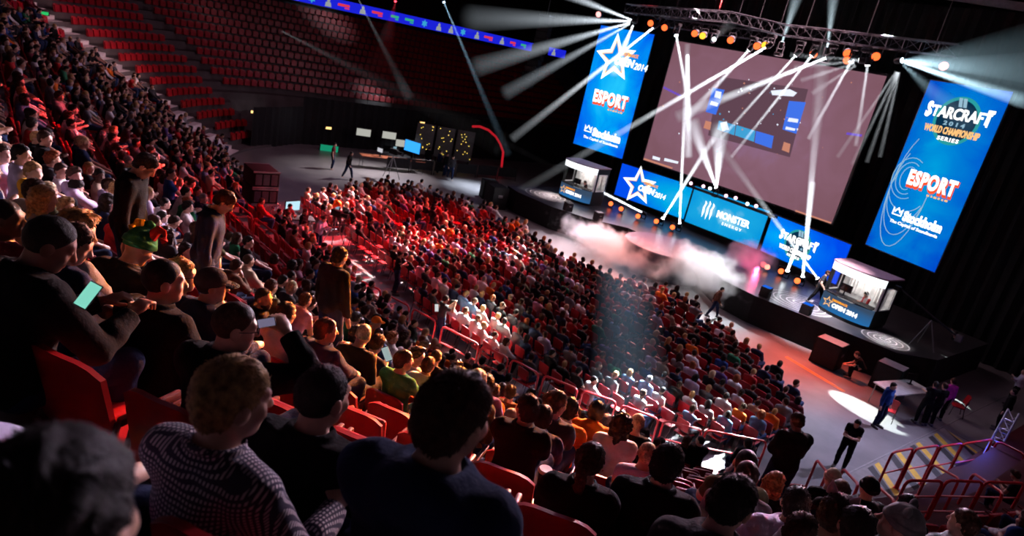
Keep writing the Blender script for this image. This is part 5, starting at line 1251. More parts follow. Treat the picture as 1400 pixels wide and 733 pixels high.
for i, (dx, lab) in enumerate(((0, 'left'), (1.55, 'middle'), (3.1, 'right'))):
    c = np.array([-43.4 + dx * .42, 26.3 + dx * .9]); mb = MB(); mb.box((0, 0, 1.5), (1.35, .1, 2.3), ch=.01); root = mb.build('display_panel', mat('panel_grey', (.13, .13, .125), .6)); root.matrix_basis = frame((c[0], c[1], 0.), R(66 + 0)); tag(root, 'grey upright panel with tiny yellow lights behind the group, %s of three' % lab, 'panel', 'grey upright panels at the far side')
    for q in (-1, 1): mb = MB(); mb.box((q * .5, 0, .18), (.06, .5, .36)); mb.build('foot', black_metal, root)
    mb = MB()
    for q in range(14):
        x, z = rp.uniform(-.6, .6), rp.uniform(.5, 2.55); mb.lathe([(.001, -.03), (.035, 0), (.001, .03)], 6, 0, Matrix.Translation((x, -.07, z)))
    mb.build('light_string', emit('fairy_yellow', (1, .7, .1), 2.5, False), root)
for i, (x, y, la) in enumerate(((497, 181, 'left'), (532, 185, 'middle'), (550, 196, 'right'))):
    P = on_x(x, y, -43.9); mb = MB(); mb.box((0, 0, 0), (1.1, .1, .6), ch=.02); o = mb.build('lit_sign', black_metal); o.matrix_basis = frame(tuple(P), R(75)); tag(o, 'small white lit sign above the far control table, %s of three' % la, 'sign', 'lit signs above the far table')
    mb = MB(); mb.box((0, -.055, 0), (1., .012, .5)); mb.build('sign_face', emit('sign_white', (.8, .8, .72), .55), o); mb = MB(); mb.tube([(0, 0, .3), (0, 0, 3.3)], .015, 5); mb.build('hanger', black_metal, o)
P = on_x(450, 203, -43.6); mb = MB(); mb.box((0, 0, 0), (1.3, .12, .55), ch=.02); o = mb.build('green_sign', black_metal); o.matrix_basis = frame(tuple(P), R(75)); tag(o, 'green lit emergency sign at the far wall', 'sign'); mb = MB(); mb.box((0, -.065, 0), (1.2, .012, .45)); mb.build('sign_face', emit('exit_green', (.01, .32, .17), .8), o); mb = MB(); mb.box((0, 0, -(P[2] + .0) / 2 - .27), (.08, .06, P[2] - .54)); mb.build('post', black_metal, o)
for px, py, la in ((60, 18, 'small green exit lamp at the top of the far left stairs'), (347, 153, 'small yellow lamp below the empty far seats'), (449, 175, 'warm lamp high on the far wall at left'), (577, 168, 'warm lamp above the grey panels')):  # ordinary small wall lamps, one green and the rest warm
    P = on_x(px, py, -44.9); mb = MB(); mb.box((0, 0, 0), (.1, .5, .22), ch=.03); o = mb.build('wall_lamp', black_metal); o.location = tuple(P); tag(o, la, 'lamp'); mb = MB(); mb.box((.055, 0, 0), (.02, .4, .16)); mb.build('lamp_face', emit('lamp_g' if 'green' in la else 'lamp_y', (.02, .4, .1) if 'green' in la else (1, .6, .2), 1.2 if 'green' in la else 2.), o)
# low black crowd barrier on the far floor, a dark red arch of cable beside it
for i in range(6):
    a = np.array([-38.7 + .13 * i, 21.8 + i * 1.75]); mb = MB(); mb.tube([(0, -.8, 0), (0, -.8, 1.), (0, .8, 1.), (0, .8, 0)], .025, 6); o = mb.build('crowd_barrier', black_metal); o.matrix_basis = frame((a[0], a[1], 0), R(-4)); tag(o, 'black crowd barrier on the far floor, %s of six from the left' % NTH[i], 'barrier', 'black crowd barriers on the far floor')
    mb = MB(); mb.box((0, 0, .62), (.02, 1.58, .66)); mb.build('barrier_cloth', black_drape, o)
mb = MB(); A = [on_x(x, y, -42.) for x, y in ((646, 173), (656, 173), (668, 178), (678, 187), (684, 197), (688, 208))]
mb.tube([tuple(p) for p in A] + [(A[-1][0], A[-1][1] + .15, 0)], .09, 8); o = mb.build('red_tube_arch', emit('neon_red', (.5, .01, .02), .9)); tag(o, 'glowing red arched tube right of the grey panels', 'arch')
# flight cases on a draped riser
RC = (-26.2, 8.75)
mb = MB(); mb.box((0, 0, .6), (1.5, 1.2, 1.2), ch=.01); o = mb.build('draped_riser', black_drape); o.matrix_basis = frame((RC[0], RC[1], 0), 0); tag(o, 'black-draped riser under the equipment racks', 'riser')
for i in range(2):
    mb = MB(); mb.box((0, 0, .33), (1.35, 1.0, .64), ch=.02); o = mb.build('equipment_rack', black_case); o.matrix_basis = frame((RC[0], RC[1], 1.6 + i * .68), 0); tag(o, 'black equipment rack with metal edges, %s of two on the draped riser' % ('lower', 'upper')[i], 'rack', 'stacked equipment racks')
    for q in (-1, 1):
        for h in (.03, .63): mb = MB(); mb.box((q * .665, 0, h), (.05, 1.02, .05)); mb.build('edge_trim', alu, o)
    for q in range(3): mb = MB(); mb.box((.682, -.3 + q * .3, .33), (.02, .24, .42)); mb.build('rack_module', mat('rack_face', (.12, .10, .13), .4, .4), o)
mb = MB()
for q in range(5): mb.tube([(.7, -.5 + q * .25, 0), (.7, -.5 + q * .25, .38)], .03, 6); mb.tube([(-.7, -.5 + q * .25, 0), (-.7, -.5 + q * .25, .38)], .03, 6)
mb.box((0, 0, .38), (1.46, 1.1, .03)); o = mb.build('rack_trestle', alu); o.location = (RC[0], RC[1], 1.2); tag(o, 'aluminium trestle between the racks and the black drape', 'trestle')
# table by the right stage corner, a red chair and gear
table((-7.35, 26.1, 0), .95, 2.2, .78, -12, 'white-topped table with papers and screens by the right stage corner', topm=mat('table_white', (.5, .51, .52), .4))
monitor(frame((-7.4, 26.7, .81), R(60), .8), 'laptop screen on the white-topped table', (.3, .6, .75), st=1.2)
make_c = make_chair(frame((-6.05, 28.2, 0), R(120))); tag(make_c, 'red stacking chair standing alone behind the white-topped table', 'chair')
make_c = make_chair(frame((-7.0, 24.4, 0), R(20))); tag(make_c, 'red stacking chair by the near end of the white-topped table', 'chair')
# camera jib at the right end of the stage
b = on_z(1222, 500, .0); root = empty('camera_crane', (-8.6, 30.3, 1.3)); tag(root, 'thin camera crane with tripod at the right end of the stage', 'camera crane')
mb = MB()
for q in range(3): a = 2 * PI * q / 3; mb.tube([(0, 0, 1.2), (.55 * math.cos(a), .55 * math.sin(a), 0)], .022, 6)
mb.build('tripod', grey_metal, root); mb = MB(); mb.tube([(-1.4, -.6, 2.1), (0, 0, 1.35), (1., .4, .9)], [.03, .045, .045], 7); mb.build('boom_arm', black_metal, root); mb = MB(); mb.box((-1.45, -.62, 2.05), (.25, .2, .2), ch=.02); mb.build('camera_head', black_case, root); mb = MB(); mb.box((1.05, .42, .85), (.25, .25, .3), ch=.03); mb.build('counterweight', grey_metal, root)
# broadcast camera near the stairs
def tripod_camera(c, yaw, label, s=1.):
    root = empty('broadcast_camera', c, R(yaw)); root.scale = (s, s, s); tag(root, label, 'camera')
    for q in range(3): a = 2 * PI * q / 3 + .5; mb = MB(); mb.tube([(0, 0, 1.2), (.5 * math.cos(a), .5 * math.sin(a), .02)], .022, 6); mb.build('tripod_leg', grey_metal, root)
    mb = MB(); mb.box((0, .0, 1.42), (.2, .5, .28), ch=.03); mb.build('camera_body', black_case, root)
    mb = MB(); mb.lathe([(.001, 0), (.09, 0), (.1, .25), (.11, .34), (.001, .33)], 16, 0, Matrix.Translation((0, .25, 1.42)) @ Matrix.Rotation(-PI / 2, 4, 'X')); mb.build('camera_lens', black_metal, root)
    mb = MB(); mb.box((-.2, -.15, 1.55), (.22, .03, .15)); mb.build('viewfinder', emit('finder', (.3, .5, .6), .7), root); mb = MB(); mb.tube([(.0, -.2, 1.3), (.25, -.6, 1.15)], .014, 5); mb.build('pan_handle', black_metal, root)
c_ = on_z(455, 335, 0); tripod_camera((c_[0], c_[1], 0), -60, 'broadcast camera on tripod beside the man in the pale grey hoodie')
c_ = on_z(533, 245, 0); tripod_camera((c_[0], c_[1], 0), -70, 'tripod camera standing on the far floor before the control table', 1.25)
c_ = on_z(400, 322, 0); table((c_[0], c_[1], 0), 1.6, .7, .8, 80, 'black table with monitors beside the equipment racks'); monitor(frame((c_[0] - .1, c_[1] - .1, .83), R(-75), 1.3), 'bright monitor on the table beside the equipment racks', (.45, .7, .8), st=1.2)
# cup on a seat back, phones
def cup(px, py, depth, label):
    P = at_depth(px, py, depth); mb = MB(); mb.lathe([(.028, 0), (.042, .13), (.001, .13)], 18); o = mb.build('paper_cup', mat('cup_dark', (.02, .03, .06), .4)); o.location = (P[0], P[1], P[2] - .1); tag(o, label, 'cup'); mb = MB(); mb.lathe([(.045, .128), (.045, .14), (.04, .15), (.001, .148)], 18); mb.build('lid', white_paint, o)
cup(744, 650, 4.1, 'dark paper cup with white lid standing on a red seat')
def phone(px, py, depth, label, col=(.25, .75, .6), rot=(0, 0, 0), s=1., st=.9):
    P = at_depth(px, py, depth); mb = MB(); mb.box((0, 0, 0), (.075 * s, .009, .15 * s), ch=.003); o = mb.build('mobile_phone', black_case)
    m = Matrix((Vector(RIGHT), Vector(FWD), Vector(UP))).transposed() @ Euler(rot).to_matrix(); o.matrix_basis = Matrix.Translation(Vector(P)) @ m.to_4x4(); tag(o, label, 'phone'); mb = MB(); mb.box((0, -.0055, 0), (.068 * s, .002, .138 * s)); mb.build('display', emit('phone_%g_%g' % (px, py), col, st), o)
phone(121, 404, 2.55, 'lit phone held by the shaven-headed man at left', rot=(R(-20), R(28), 0), s=.72)
phone(365, 441, 2.75, 'phone held up sideways by the balding man, showing the stage', (.25, .22, .35), rot=(0, R(80), 0), s=.5, st=.6)
phone(529, 484, 4.9, 'white tablet held by the man in navy tee', (.5, .65, .65), rot=(0, R(-20), 0), s=.75, st=.6)
phone(597, 421, 18.8, 'phone held up by the photographer at the rail', (.7, .7, .7), s=1.5)
# ears and lettering
for q in (-1, 1):
    Mh = proto('look_right', 'tee', .009)[1]; mb = MB(); mb.lathe([(.035, 0), (.028, .03), (.003, .075)], 10, 0, Matrix.Translation((q * .055, -.01, .105)) @ Matrix.Rotation(q * R(18), 4, 'Y') @ Matrix.Scale(.5, 4, (0, 1, 0))); o = mb.build('cat_ear', mat('ear_pink', (.75, .45, .5), .8), cat); o.matrix_basis = Mh
t = text_mesh('DreamHack', .26, mat('print_white', (.8, .8, .8), .7), bold=.02, name='lettering'); o = link('lettering', t, hoodman, (0, -.165, .82))
for px, py, pose, top, tc, ha, hc, la, fc, dep in []: pass

# ---------------------------------------------------------------- people on the floor and the stage
S_ = standing
S_(582, 233, 0, 'stand', 'jacket', 'black', 'short', 'dark', 'tall dark figure leftmost of the group by the grey panels', face=30, res=.022); S_(597, 238, 0, 'stand_fold', 'jacket', 'navy', 'short', 'dark', 'second dark figure from the left by the grey panels', face=-20, res=.022)
S_(606, 242, 0, 'stand', 'jacket', 'black', 'short', 'brown', 'third dark figure from the left by the grey panels', face=-60, res=.022); S_(614, 246, 0, 'walk', 'jacket', 'charcoal', 'short', 'brown', 'rightmost dark figure of the group by the grey panels', face=-110, res=.022)
S_(453, 232, 0, 'stand', 'tee', 'maroon', 'short', 'dark', 'figure in dark red standing below the green sign', face=-30, res=.022); S_(474, 245, 0, 'walk', 'jacket', 'black', 'short', 'dark', 'slim dark figure walking right of the green sign', face=-50, res=.022)
S_(432, 348, 0, 'operate', 'hoodie', 'lavender', 'short', 'brown', 'camera operator in pale grey hoodie by the stairs', face=-60, res=.014); S_(411, 340, 0, 'stand', 'jacket', 'black', 'short', 'brown', 'tall man in black beside the camera operator', face=-50, res=.014)
S_(388, 330, 0, 'operate', 'tee', 'maroon', 'short', 'dark', 'person in dark red at the monitor by the racks', face=-75, res=.016, leg='black')
S_(538, 402, 0, 'stand_fold', 'tee', 'black', 'short', 'dark', 'person in black standing in the aisle at the end of the floor rows', face=-20); S_(597, 470, 0, 'stand_cam', 'tee', 'charcoal', 'short', 'brown', 'photographer holding a phone up beside the rail', face=-10)
S_(972, 434, 0, 'walk', 'jacket', 'brown', 'short', 'dark', 'man in brown jacket walking in front of the smoky stage', face=-50, res=.014, s=.88)
S_(1146, 640, 0, 'stand_phone', 'tee', 'black', 'short', 'dark', 'man in black tee looking at his phone on the open floor', face=-160, res=.013, leg='black')
S_(1196, 583, 0, 'stand', 'hoodie', 'blue', 'short', 'dark', 'person in blue top standing in the white light pool', face=-100, res=.016)
S_(1255, 580, 0, 'stand_fold', 'tee', 'black', 'short', 'dark', 'man in black tee leftmost of the trio by the white table', face=40, res=.016, leg='black'); S_(1268, 582, 0, 'stand', 'tee', 'black', 'short', 'brown', 'person in black tee in the middle of the trio by the white table', face=60, res=.016, leg='black'); S_(1280, 574, 0, 'stand', 'shirt', (.75, .06, .42), 'short', 'brown', 'person in bright magenta shirt by the white table', face=50, res=.016, leg='black')
S_(1288, 500, 0, 'point_up', 'tee', 'black', 'short', 'dark', 'man in black tee with a raised arm at the right stage end', face=130, res=.018, leg='black'); S_(1378, 556, 0, 'stand_fold', 'hoodie', 'lavender', 'short', 'dark', 'person in pale hoodie with folded arms at the right edge', face=110, res=.018, leg='black')
S_(1362, 588, 0, 'stand', 'jacket', 'black', 'short', 'dark', 'dark figure beside the blue-lit truss tower', face=100, res=.018, leg='black')
S_(1112, 416, 1.3, 'walk', 'tee', 'charcoal', 'short', 'brown', 'man in grey tee striding across the stage towards the right booth', face=-70, res=.014, leg='black')
person(frame((-9.05, 26.7, -.0), R(120)), 'crouch', 'tee', .018, 'black', 'short', 'brown', label='person crouching between the two speaker boxes at the right stage corner', leg='black')
# ---------------------------------------------------------------- light
def spot(name, src, dst, energy, angle, col=(1, 1, 1), blend=.4, rad=.05, hard=False, size=None):
    """a focused lamp; energy counts as a full-sphere point lamp of that power, as for a spot"""
    if hard:
        l = bpy.data.lights.new(name, 'SPOT'); l.energy = energy; l.spot_size = R(angle); l.spot_blend = blend; l.shadow_soft_size = rad
    else:
        h = R(angle) / 2; l = bpy.data.lights.new(name, 'AREA'); l.shape = 'DISK'; l.size = size or .3; l.spread = R(angle) * 1.15; l.energy = energy * (1 - math.cos(h)) / 2
    l.color = col; o = bpy.data.objects.new(name, l); COL.objects.link(o); o.matrix_world = Matrix.Translation(Vector(src)) @ rot_to(Vector(dst) - Vector(src)); return o
def haze_mat(sig, col=(1, 1, 1)):
    n = 'haze_%g_%g' % (sig, col[0])
    if n in MATS: return MATS[n]
    m = bpy.data.materials.new(n); nt, N, L = nodes_of(m); o = N.new('ShaderNodeOutputMaterial'); v = N.new('ShaderNodeVolumeScatter'); v.inputs['Density'].default_value = sig; v.inputs['Color'].default_value = (*col, 1); L.new(v.outputs[0], o.inputs['Volume']); m.cycles.volume_sampling = 'EQUIANGULAR'
    MATS[n] = m; return m
BEAMN = 0
def beam(src, dst, r1, bright, label, sig=.28, col=(.86, .93, 1), r0=.06, lamp=True, hang=True, st=16., blend=.85, ls=1., part=(0., 1.)):
    """a lamp, its narrow spot, and the haze that the spot makes visible"""
    src, dst = Vector(src), Vector(dst); d = dst - src; L = d.length; d.normalize()
    if lamp: src = moving_head(src, d, label[0], col, st, ls, hang)
    elif r0 < .08: src = src + d * .32
    L = (dst - src).length; half = math.atan2(r1 - r0, L); back = r0 / math.tan(max(half, 1e-4))
    # radiance wanted `bright` at a third of the way: I * sig * path / (4 pi r^2)
    r = L / 3; path_ = 2 * (r0 + (r1 - r0) / 3); rr = r + back; I = bright * 4 * PI * rr * rr / (sig * path_) * math.exp(sig * r)
    l = spot('beam_spot', src, dst, I * 4 * PI * .42, 2 * math.degrees(math.atan2(r1, L)) * 1.02 + .3, col, blend, size=r0 * 1.8)
    mb = MB(); q = d.to_track_quat('Z', 'Y').to_matrix().to_4x4(); rad = lambda f: (r0 + (r1 - r0) * f) * 1.1; mb.lathe([(rad(part[0]), L * part[0]), (rad(part[1]), L * part[1])], 16, 0, Matrix.Translation(src) @ q)
    o = mb.build('haze_beam', haze_mat(sig), smooth=False); tag(o, label[1], 'light beam', 'light beams in the haze', 'stuff'); return o
W_ = (.92, .96, 1.); CY = (.45, .72, 1.)
P_ = lambda x, y, d: tuple(on_y(x, y, d))
def B(p, q, r1, br, la, lb, d0=29., d1=27., **k): return beam(P_(*p, d0), P_(*q, d1), r1, br, (la, lb), **k)
# hung from the truss
B((924, 45), (943, 150), .13, .7, 'moving head lamp over the top left corner of the big screen', 'thin white beam from the screen top left corner down to the bright crossing', d1=28)
B((1027, 65), (940, 160), .22, 1.1, 'moving head lamp above the screen, third in from the left', 'white beam from above the screen down left to the bright crossing', d1=28)
B((1052, 62), (700, 268), .32, .9, 'moving head lamp above the middle of the screen', 'long white beam from the screen middle far down to the left', d1=26)
B((1135, 77), (925, 160), .30, 1.6, 'moving head lamp above the right part of the screen', 'thick white beam from the truss right part running down left', d1=27)
B((897, 35), (700, 190), .30, 1.3, 'moving head lamp above the left LED banner', 'thick white beam crossing the left banner down to the left', d1=26)
B((1187, 84), (1170, 200), .10, .14, 'moving head lamp near the right end of the screen top', 'faint white beam before the right part of the screen', d1=29)
B((1166, 80), (1105, 190), .09, .14, 'moving head lamp right of the thick beam lamp', 'faint thin beam down the right part of the screen', d1=28)
B((1091, 72), (985, 190), .09, .18, 'moving head lamp right of the middle of the screen top', 'faint thin beam ending near the white fan', d1=28)
B((1113, 72), (1000, 215), .08, .12, 'moving head lamp left of the thick beam lamp', 'faint thin beam down the centre of the screen', d1=28)
B((975, 55), (1000, 30), .3, .04, 'moving head lamp aimed up behind the truss', 'faint beam above the truss', d1=27)
# fan of wide beams to the left of the left banner
for i, ((x, y), r, b) in enumerate((((640, -60), .8, .4), ((640, 25), .9, .5), ((650, 92), .7, .5), ((690, 128), .5, .4), ((838, 100), .35, 1.6))):
    B((868, 29), (x, y), r, b, 'bright moving head lamp at the left end of the truss', 'wide misty beam fanning left from the truss end, %s from the top' % NTH[i], d1=27, sig=.1, col=(.8, .9, 1.), lamp=i == 0, blend=.6)
# fan to the right
for i, ((x, y), r, b) in enumerate((((1430, 70), 1.0, .24), ((1430, 112), .9, .5), ((1400, 138), .25, .9), ((1330, 175), .5, .12))):
    B((1229, 83), (x, y), r, b, 'bright moving head lamp at the right end of the truss', 'wide blue misty beam fanning right from the truss end, %s from the top' % NTH[i], d1=27, sig=.1, col=(.55, .85, 1.), lamp=i == 0, blend=.6)
for i, (x, y) in enumerate(((1145, 215), (1165, 225), (1185, 222), (1203, 215))):
    B((1232, 88), (x, y), .1, .05, '', 'faint ray falling left from the right truss end, %s from the left' % NTH[i], d1=30, sig=.15, lamp=False)
for i, (x, y) in enumerate(((1080, 75), (1085, 92), (1095, 110), (1110, 128))):
    B((1180, 83), (x, y), .12, .12, 'moving head lamp with a fan of small rays at the screen top right', 'small ray fanning over the screen top right corner, %s from the top' % NTH[i], d1=28, sig=.15, lamp=i == 0)
# upward columns behind the truss
B((1068, 62), (1108, -60), .5, .5, 'moving head lamp aimed up at the roof, left one', 'wide pale column rising from the middle of the truss', d0=30, d1=30, sig=.08, blend=.7, col=(.7, .9, 1), hang=False); B((1131, 70), (1146, -60), .42, .5, 'moving head lamp aimed up at the roof, right one', 'pale column rising from the right part of the truss', d0=30, d1=30, sig=.08, blend=.7, col=(.7, .9, 1), hang=False)
# from the deck
def F(p, q, r1, br, la, lb, d0=None, d1=30., z=1.62, **k):
    return beam(tuple(on_z(*p, z)), P_(*q, d1), r1, br, (la, lb), hang=False, **k)
F((905, 301), (975, 190), .16, 1.6, 'moving head lamp on the deck before the left LED panel', 'white beam rising right before the left LED panel', ls=.9)
F((929, 309), (940, 60), .16, 1.2, 'moving head lamp on the deck before the gap of left and middle panels', 'upright white beam through the bright crossing', ls=.9)
F((881, 292), (690, 195), .2, .9, 'moving head lamp on the deck under the star logo panel', 'long flat beam over the left booth', d1=27, ls=.9)
F((1097, 382), (1110, 250), .16, 3.2, 'moving head lamp on the deck before the right LED panel', 'very bright upright beam before the right LED panel', ls=.9); F((1120, 384), (985, 200), .22, .6, 'moving head lamp on the deck by the striding man', 'long slanting beam before the middle LED panel', d1=29, ls=.9)
F((1076, 372), (1092, 330), .07, .9, 'moving head lamp on the deck left of the very bright beam', 'short white beam beside the very bright one', ls=.9)
beam(P_(1109, 250, 30.1), P_(1127, 60, 30.), .35, .13, ('', 'faint upper end of the bright upright beam'), sig=.12, lamp=False, r0=.16)
for i, ((x, y), r) in enumerate((((945, 165), .42), ((985, 172), .5))):
    beam(P_(980, 259, 32.4), P_(x, y, 29.5), r, 2.2, ('moving head lamp on the shelf under the big screen', 'broad white fan rising before the screen, %s half' % ('left', 'right')[i]), sig=.25, lamp=i == 0, hang=False, ls=.9)
beam(P_(940, 75, 29.), P_(941, 215, 28.), .22, .9, ('', 'bright misty upright core where the beams cross'), sig=.2, lamp=False, r0=.1)
# shafts that fall on the audience
beam(P_(838, 60, 17.), tuple(on_z(864, 575, .5)), 1.15, .22, ('', 'pale blue shaft of light falling on the floor audience'), sig=.06, lamp=False, col=(.5, .72, 1), r0=.081, blend=.8, part=(.62, .97))
beam(on_x(606, 1, -50), on_x(695, 212, -38), .32, .12, ('moving head lamp high over the far stand', 'thin blue beam over the far empty stand'), sig=.12, col=(.45, .75, 1), st=8.)
beam(on_x(488, -5, -52), on_x(560, 135, -46), .4, .035, ('', 'faint grey beam over the far empty stand'), sig=.12, lamp=False)
beam(on_x(380, 40, -48), on_x(690, 200, -34), .8, .012, ('', 'very faint slanting beam before the far empty stand'), sig=.1, lamp=False, blend=.7)
beam(on_x(541, 0, -55), on_x(520, 100, -50), 1.2, .03, ('small red lamp over the LED ribbon', 'faint red glow under the lamp over the LED ribbon'), sig=.1, col=(1, .05, .08), st=6., blend=.8)
# coloured par lamps
OR = (1, .13, .03); PK = (1, .38, .36)
for i, (x, y, c) in enumerate(((820, 19, PK), (891, 31, OR), (910, 37, OR), (951, 45, OR), (962, 48, (1, .4, .03)), (1000, 54, OR), (1036, 62, OR), (1047, 61, (1, .4, .03)), (1113, 73, OR), (1159, 72, OR), (1159, 81, OR), (1198, 76, OR), (1290, 89, PK))):
    par_can(P_(x, y, 29.2), Vector((.5, -1, -.3)), 'orange-lit par lamp on the truss, %s from the left' % NTH[i], c, 2.2, 1.5)
for i, (x, y, c, z) in enumerate(((836, 279, OR, 1.5), (850, 286, OR, 1.5), (873, 296, OR, 1.5), (898, 303, OR, 1.5), (920, 311, OR, 1.5), (1044, 362, (1, .1, .1), 1.5), (1049, 365, (1, .3, .2), 1.5), (1068, 371, OR, 1.5), (1090, 384, OR, 1.5))):
    par_can(on_z(x, y, z), Vector((.5, -1, .25)), 'orange-lit par lamp on the stage deck, %s from the left' % NTH[i], c, 3., 1.3)
for i, (x, y) in enumerate(((945, 251), (962, 255), (971, 258), (993, 268), (1006, 271), (1022, 279), (1034, 282))):
    par_can(P_(x, y, 32.7), Vector((.5, -1, .2)), 'small pink-white lamp on the shelf under the screen, %s from the left' % NTH[i], (1, .55, .75) if i % 3 != 2 else (.8, .95, 1), 3., .9)
mb = MB(); a, b = on_y(930, 252, 32.9), on_y(1062, 295, 32.9); mb.box(tuple((a + b) / 2), (np.linalg.norm(b - a), .3, .12)); tag(mb.build('lamp_shelf', black_metal), 'black lamp shelf between the screen and the LED panels', 'shelf')
# washes
def at_floor(x, y, z=0.): return tuple(on_z(x, y, z))
spot('wash_red_audience', (-27, 30, 15), at_floor(540, 310, 1), 95000, 30, (1, .03, .04), .6)
spot('wash_red_left_stand', (-22, 30, 14), at_depth(220, 212, 18.), 170000, 11, (1, .05, .05), .7)
spot('wash_red_floor', (-14, 27.5, 11), at_floor(1085, 500), 12000, 30, (1, .10, .04), .6)
spot('wash_orange_stand', (-18, 28, 12), at_depth(600, 472, 8.6), 420000, 12, (1, .22, .02), .5)
spot('wash_orange_hood', (-16, 28, 12), at_depth(812, 566, 7.0), 26000, 6, (1, .25, .05), .6)
spot('white_on_crowd', (-24, 30, 14), at_floor(648, 440, 1), 1500000, 5.6, (1, .95, .85), .5); spot('white_on_crowd', (-14, 30, 14), at_floor(858, 545, 1), 2200000, 6.2, (.75, .9, 1), .5)
spot('white_on_crowd', (-30, 29, 14), at_floor(575, 330, 1), 190000, 12, (1, .8, .8), .7); spot('white_on_crowd', (-36, 27, 14), at_floor(460, 275, 1), 260000, 10, (1, .8, .85), .6); spot('white_on_crowd', (-26, 29, 14), at_floor(700, 345, 1), 170000, 10, (1, .85, .95), .7)
spot('white_on_crowd', (-10, 30, 14), at_floor(985, 575, 1), 300000, 6, (.85, .95, 1), .6)
spot('mid_stand_wash', (-22, 30, 13), at_depth(480, 430, 9.), 200000, 15, (1, .82, .92), .8); spot('right_stand_wash', (-16, 30, 13), at_depth(1130, 680, 5.), 60000, 18, (.95, .75, 1), .8); spot('floor_pool', (-23, 25.5, 9), at_floor(1182, 561), 150000, 4.8, (.85, 1, .95), .10, hard=True); spot('floor_pool', (-14, 33.5, 11), at_floor(1299, 549), 60000, 5, (.85, 1, .95), .10, hard=True)
spot('deck_light', (-13, 27, 11), (-12.2, 28.8, 1.3), 9000, 22, (.95, .85, .95), .6); spot('deck_light', (-9, 27, 11), (-9.4, 29, 1.3), 8000, 10, (.95, .95, 1), .6); spot('deck_light', (-30, 26, 11), (-29.6, 27.4, 1.3), 8000, 14, (1, .8, .8), .6); spot('far_floor', (-38, 30, 13), at_floor(510, 238), 22000, 26, (1, .88, .92), .8); spot('deck_light', (-13, 27, 11), (-12.2, 28.8, 1.3), 9000, 22, (.95, .85, .95), .6); spot('deck_light', (-9, 27, 11), (-9.4, 29, 1.3), 8000, 10, (.95, .95, 1), .6); spot('deck_light', (-30, 26, 11), (-29.6, 27.4, 1.3), 8000, 14, (1, .8, .8), .6); spot('far_floor', (-36, 30, 13), at_floor(655, 258), 22000, 20, (.75, .85, 1), .8)
spot('wash_red_seats', (-20, 29, 13), at_depth(545, 530, 6.5), 14000, 12, (1, .12, .12), .8); spot('wash_red_seats', (-16, 29, 13), at_depth(900, 635, 7.5), 26000, 14, (1, .12, .12), .8); spot('deck_red', (-25, 33.5, 7), (-26.5, 30.5, 1.3), 1800, 70, (1, .16, .05), .7); spot('right_floor', (-4, 30, 13), at_floor(1130, 590), 9000, 30, (.72, .66, 1), .8); spot('left_near_wash', (-24, 30, 13), at_depth(165, 232, 11.), 150000, 13, (1, .72, .9), .7); spot('stairs_wash', (-20, 29, 14), (-44.5, 5.5, 4.5), 20000, 11, (1, .6, .65), .6)
for x, y, e, a, c, b in ((800, 325, 2500, 9, (1, .9, 1), .3), (921, 329, 1600, 8, (1, .95, .9), .3), (882, 318, 1600, 8, (1, .95, .95), .3), (975, 352, 2500, 14, (.9, .95, 1), .5), (850, 335, 2500, 22, (1, .2, .05), .6)): spot('stage_pool', (-20, 30.5, 12), on_z(x, y, 1.36), e, a, c, b)
def area(name, src, dst, e, s, col): 
    l = bpy.data.lights.new(name, 'AREA'); l.energy = e; l.size = s; l.color = col; o = bpy.data.objects.new(name, l); COL.objects.link(o); o.matrix_world = Matrix.Translation(Vector(src)) @ rot_to(Vector(dst) - Vector(src)); return o
area('stage_front_wash', (-20, 30, 13.5), (-17, 13, 1), 1300, 8, (1, .62, .72)); area('ambient_fill', (-22, 12, 22), (-22, 12, 0), 150, 14, (.8, .4, .7)); area('left_stand_light', (-36, 18, 15), (-32, 3, 4), 380, 5, (1, .5, .7))  # the area light over the rink is added ambient fill, no fixture
area('far_stand_red', (-40, 30, 18), (-56, 22, 6), 22, 5, (1, .15, .2)); area('front_rows_fill', (-22, 22, 15), (-2, 1, 8.5), 420, 4, (.55, .5, 1)); area('right_dim', (0, 30, 15), (-2, 10, 3), 200, 5, (1, .5, .7))  # soft area light on the front rows is added fill, no fixture
l = bpy.data.lights.new('tower_lamp', 'POINT'); l.energy = 30; l.color = (.06, .1, 1); l.shadow_soft_size = .1; o = bpy.data.objects.new('tower_lamp', l); COL.objects.link(o); o.location = (-4.05, 23.9, 1.6)
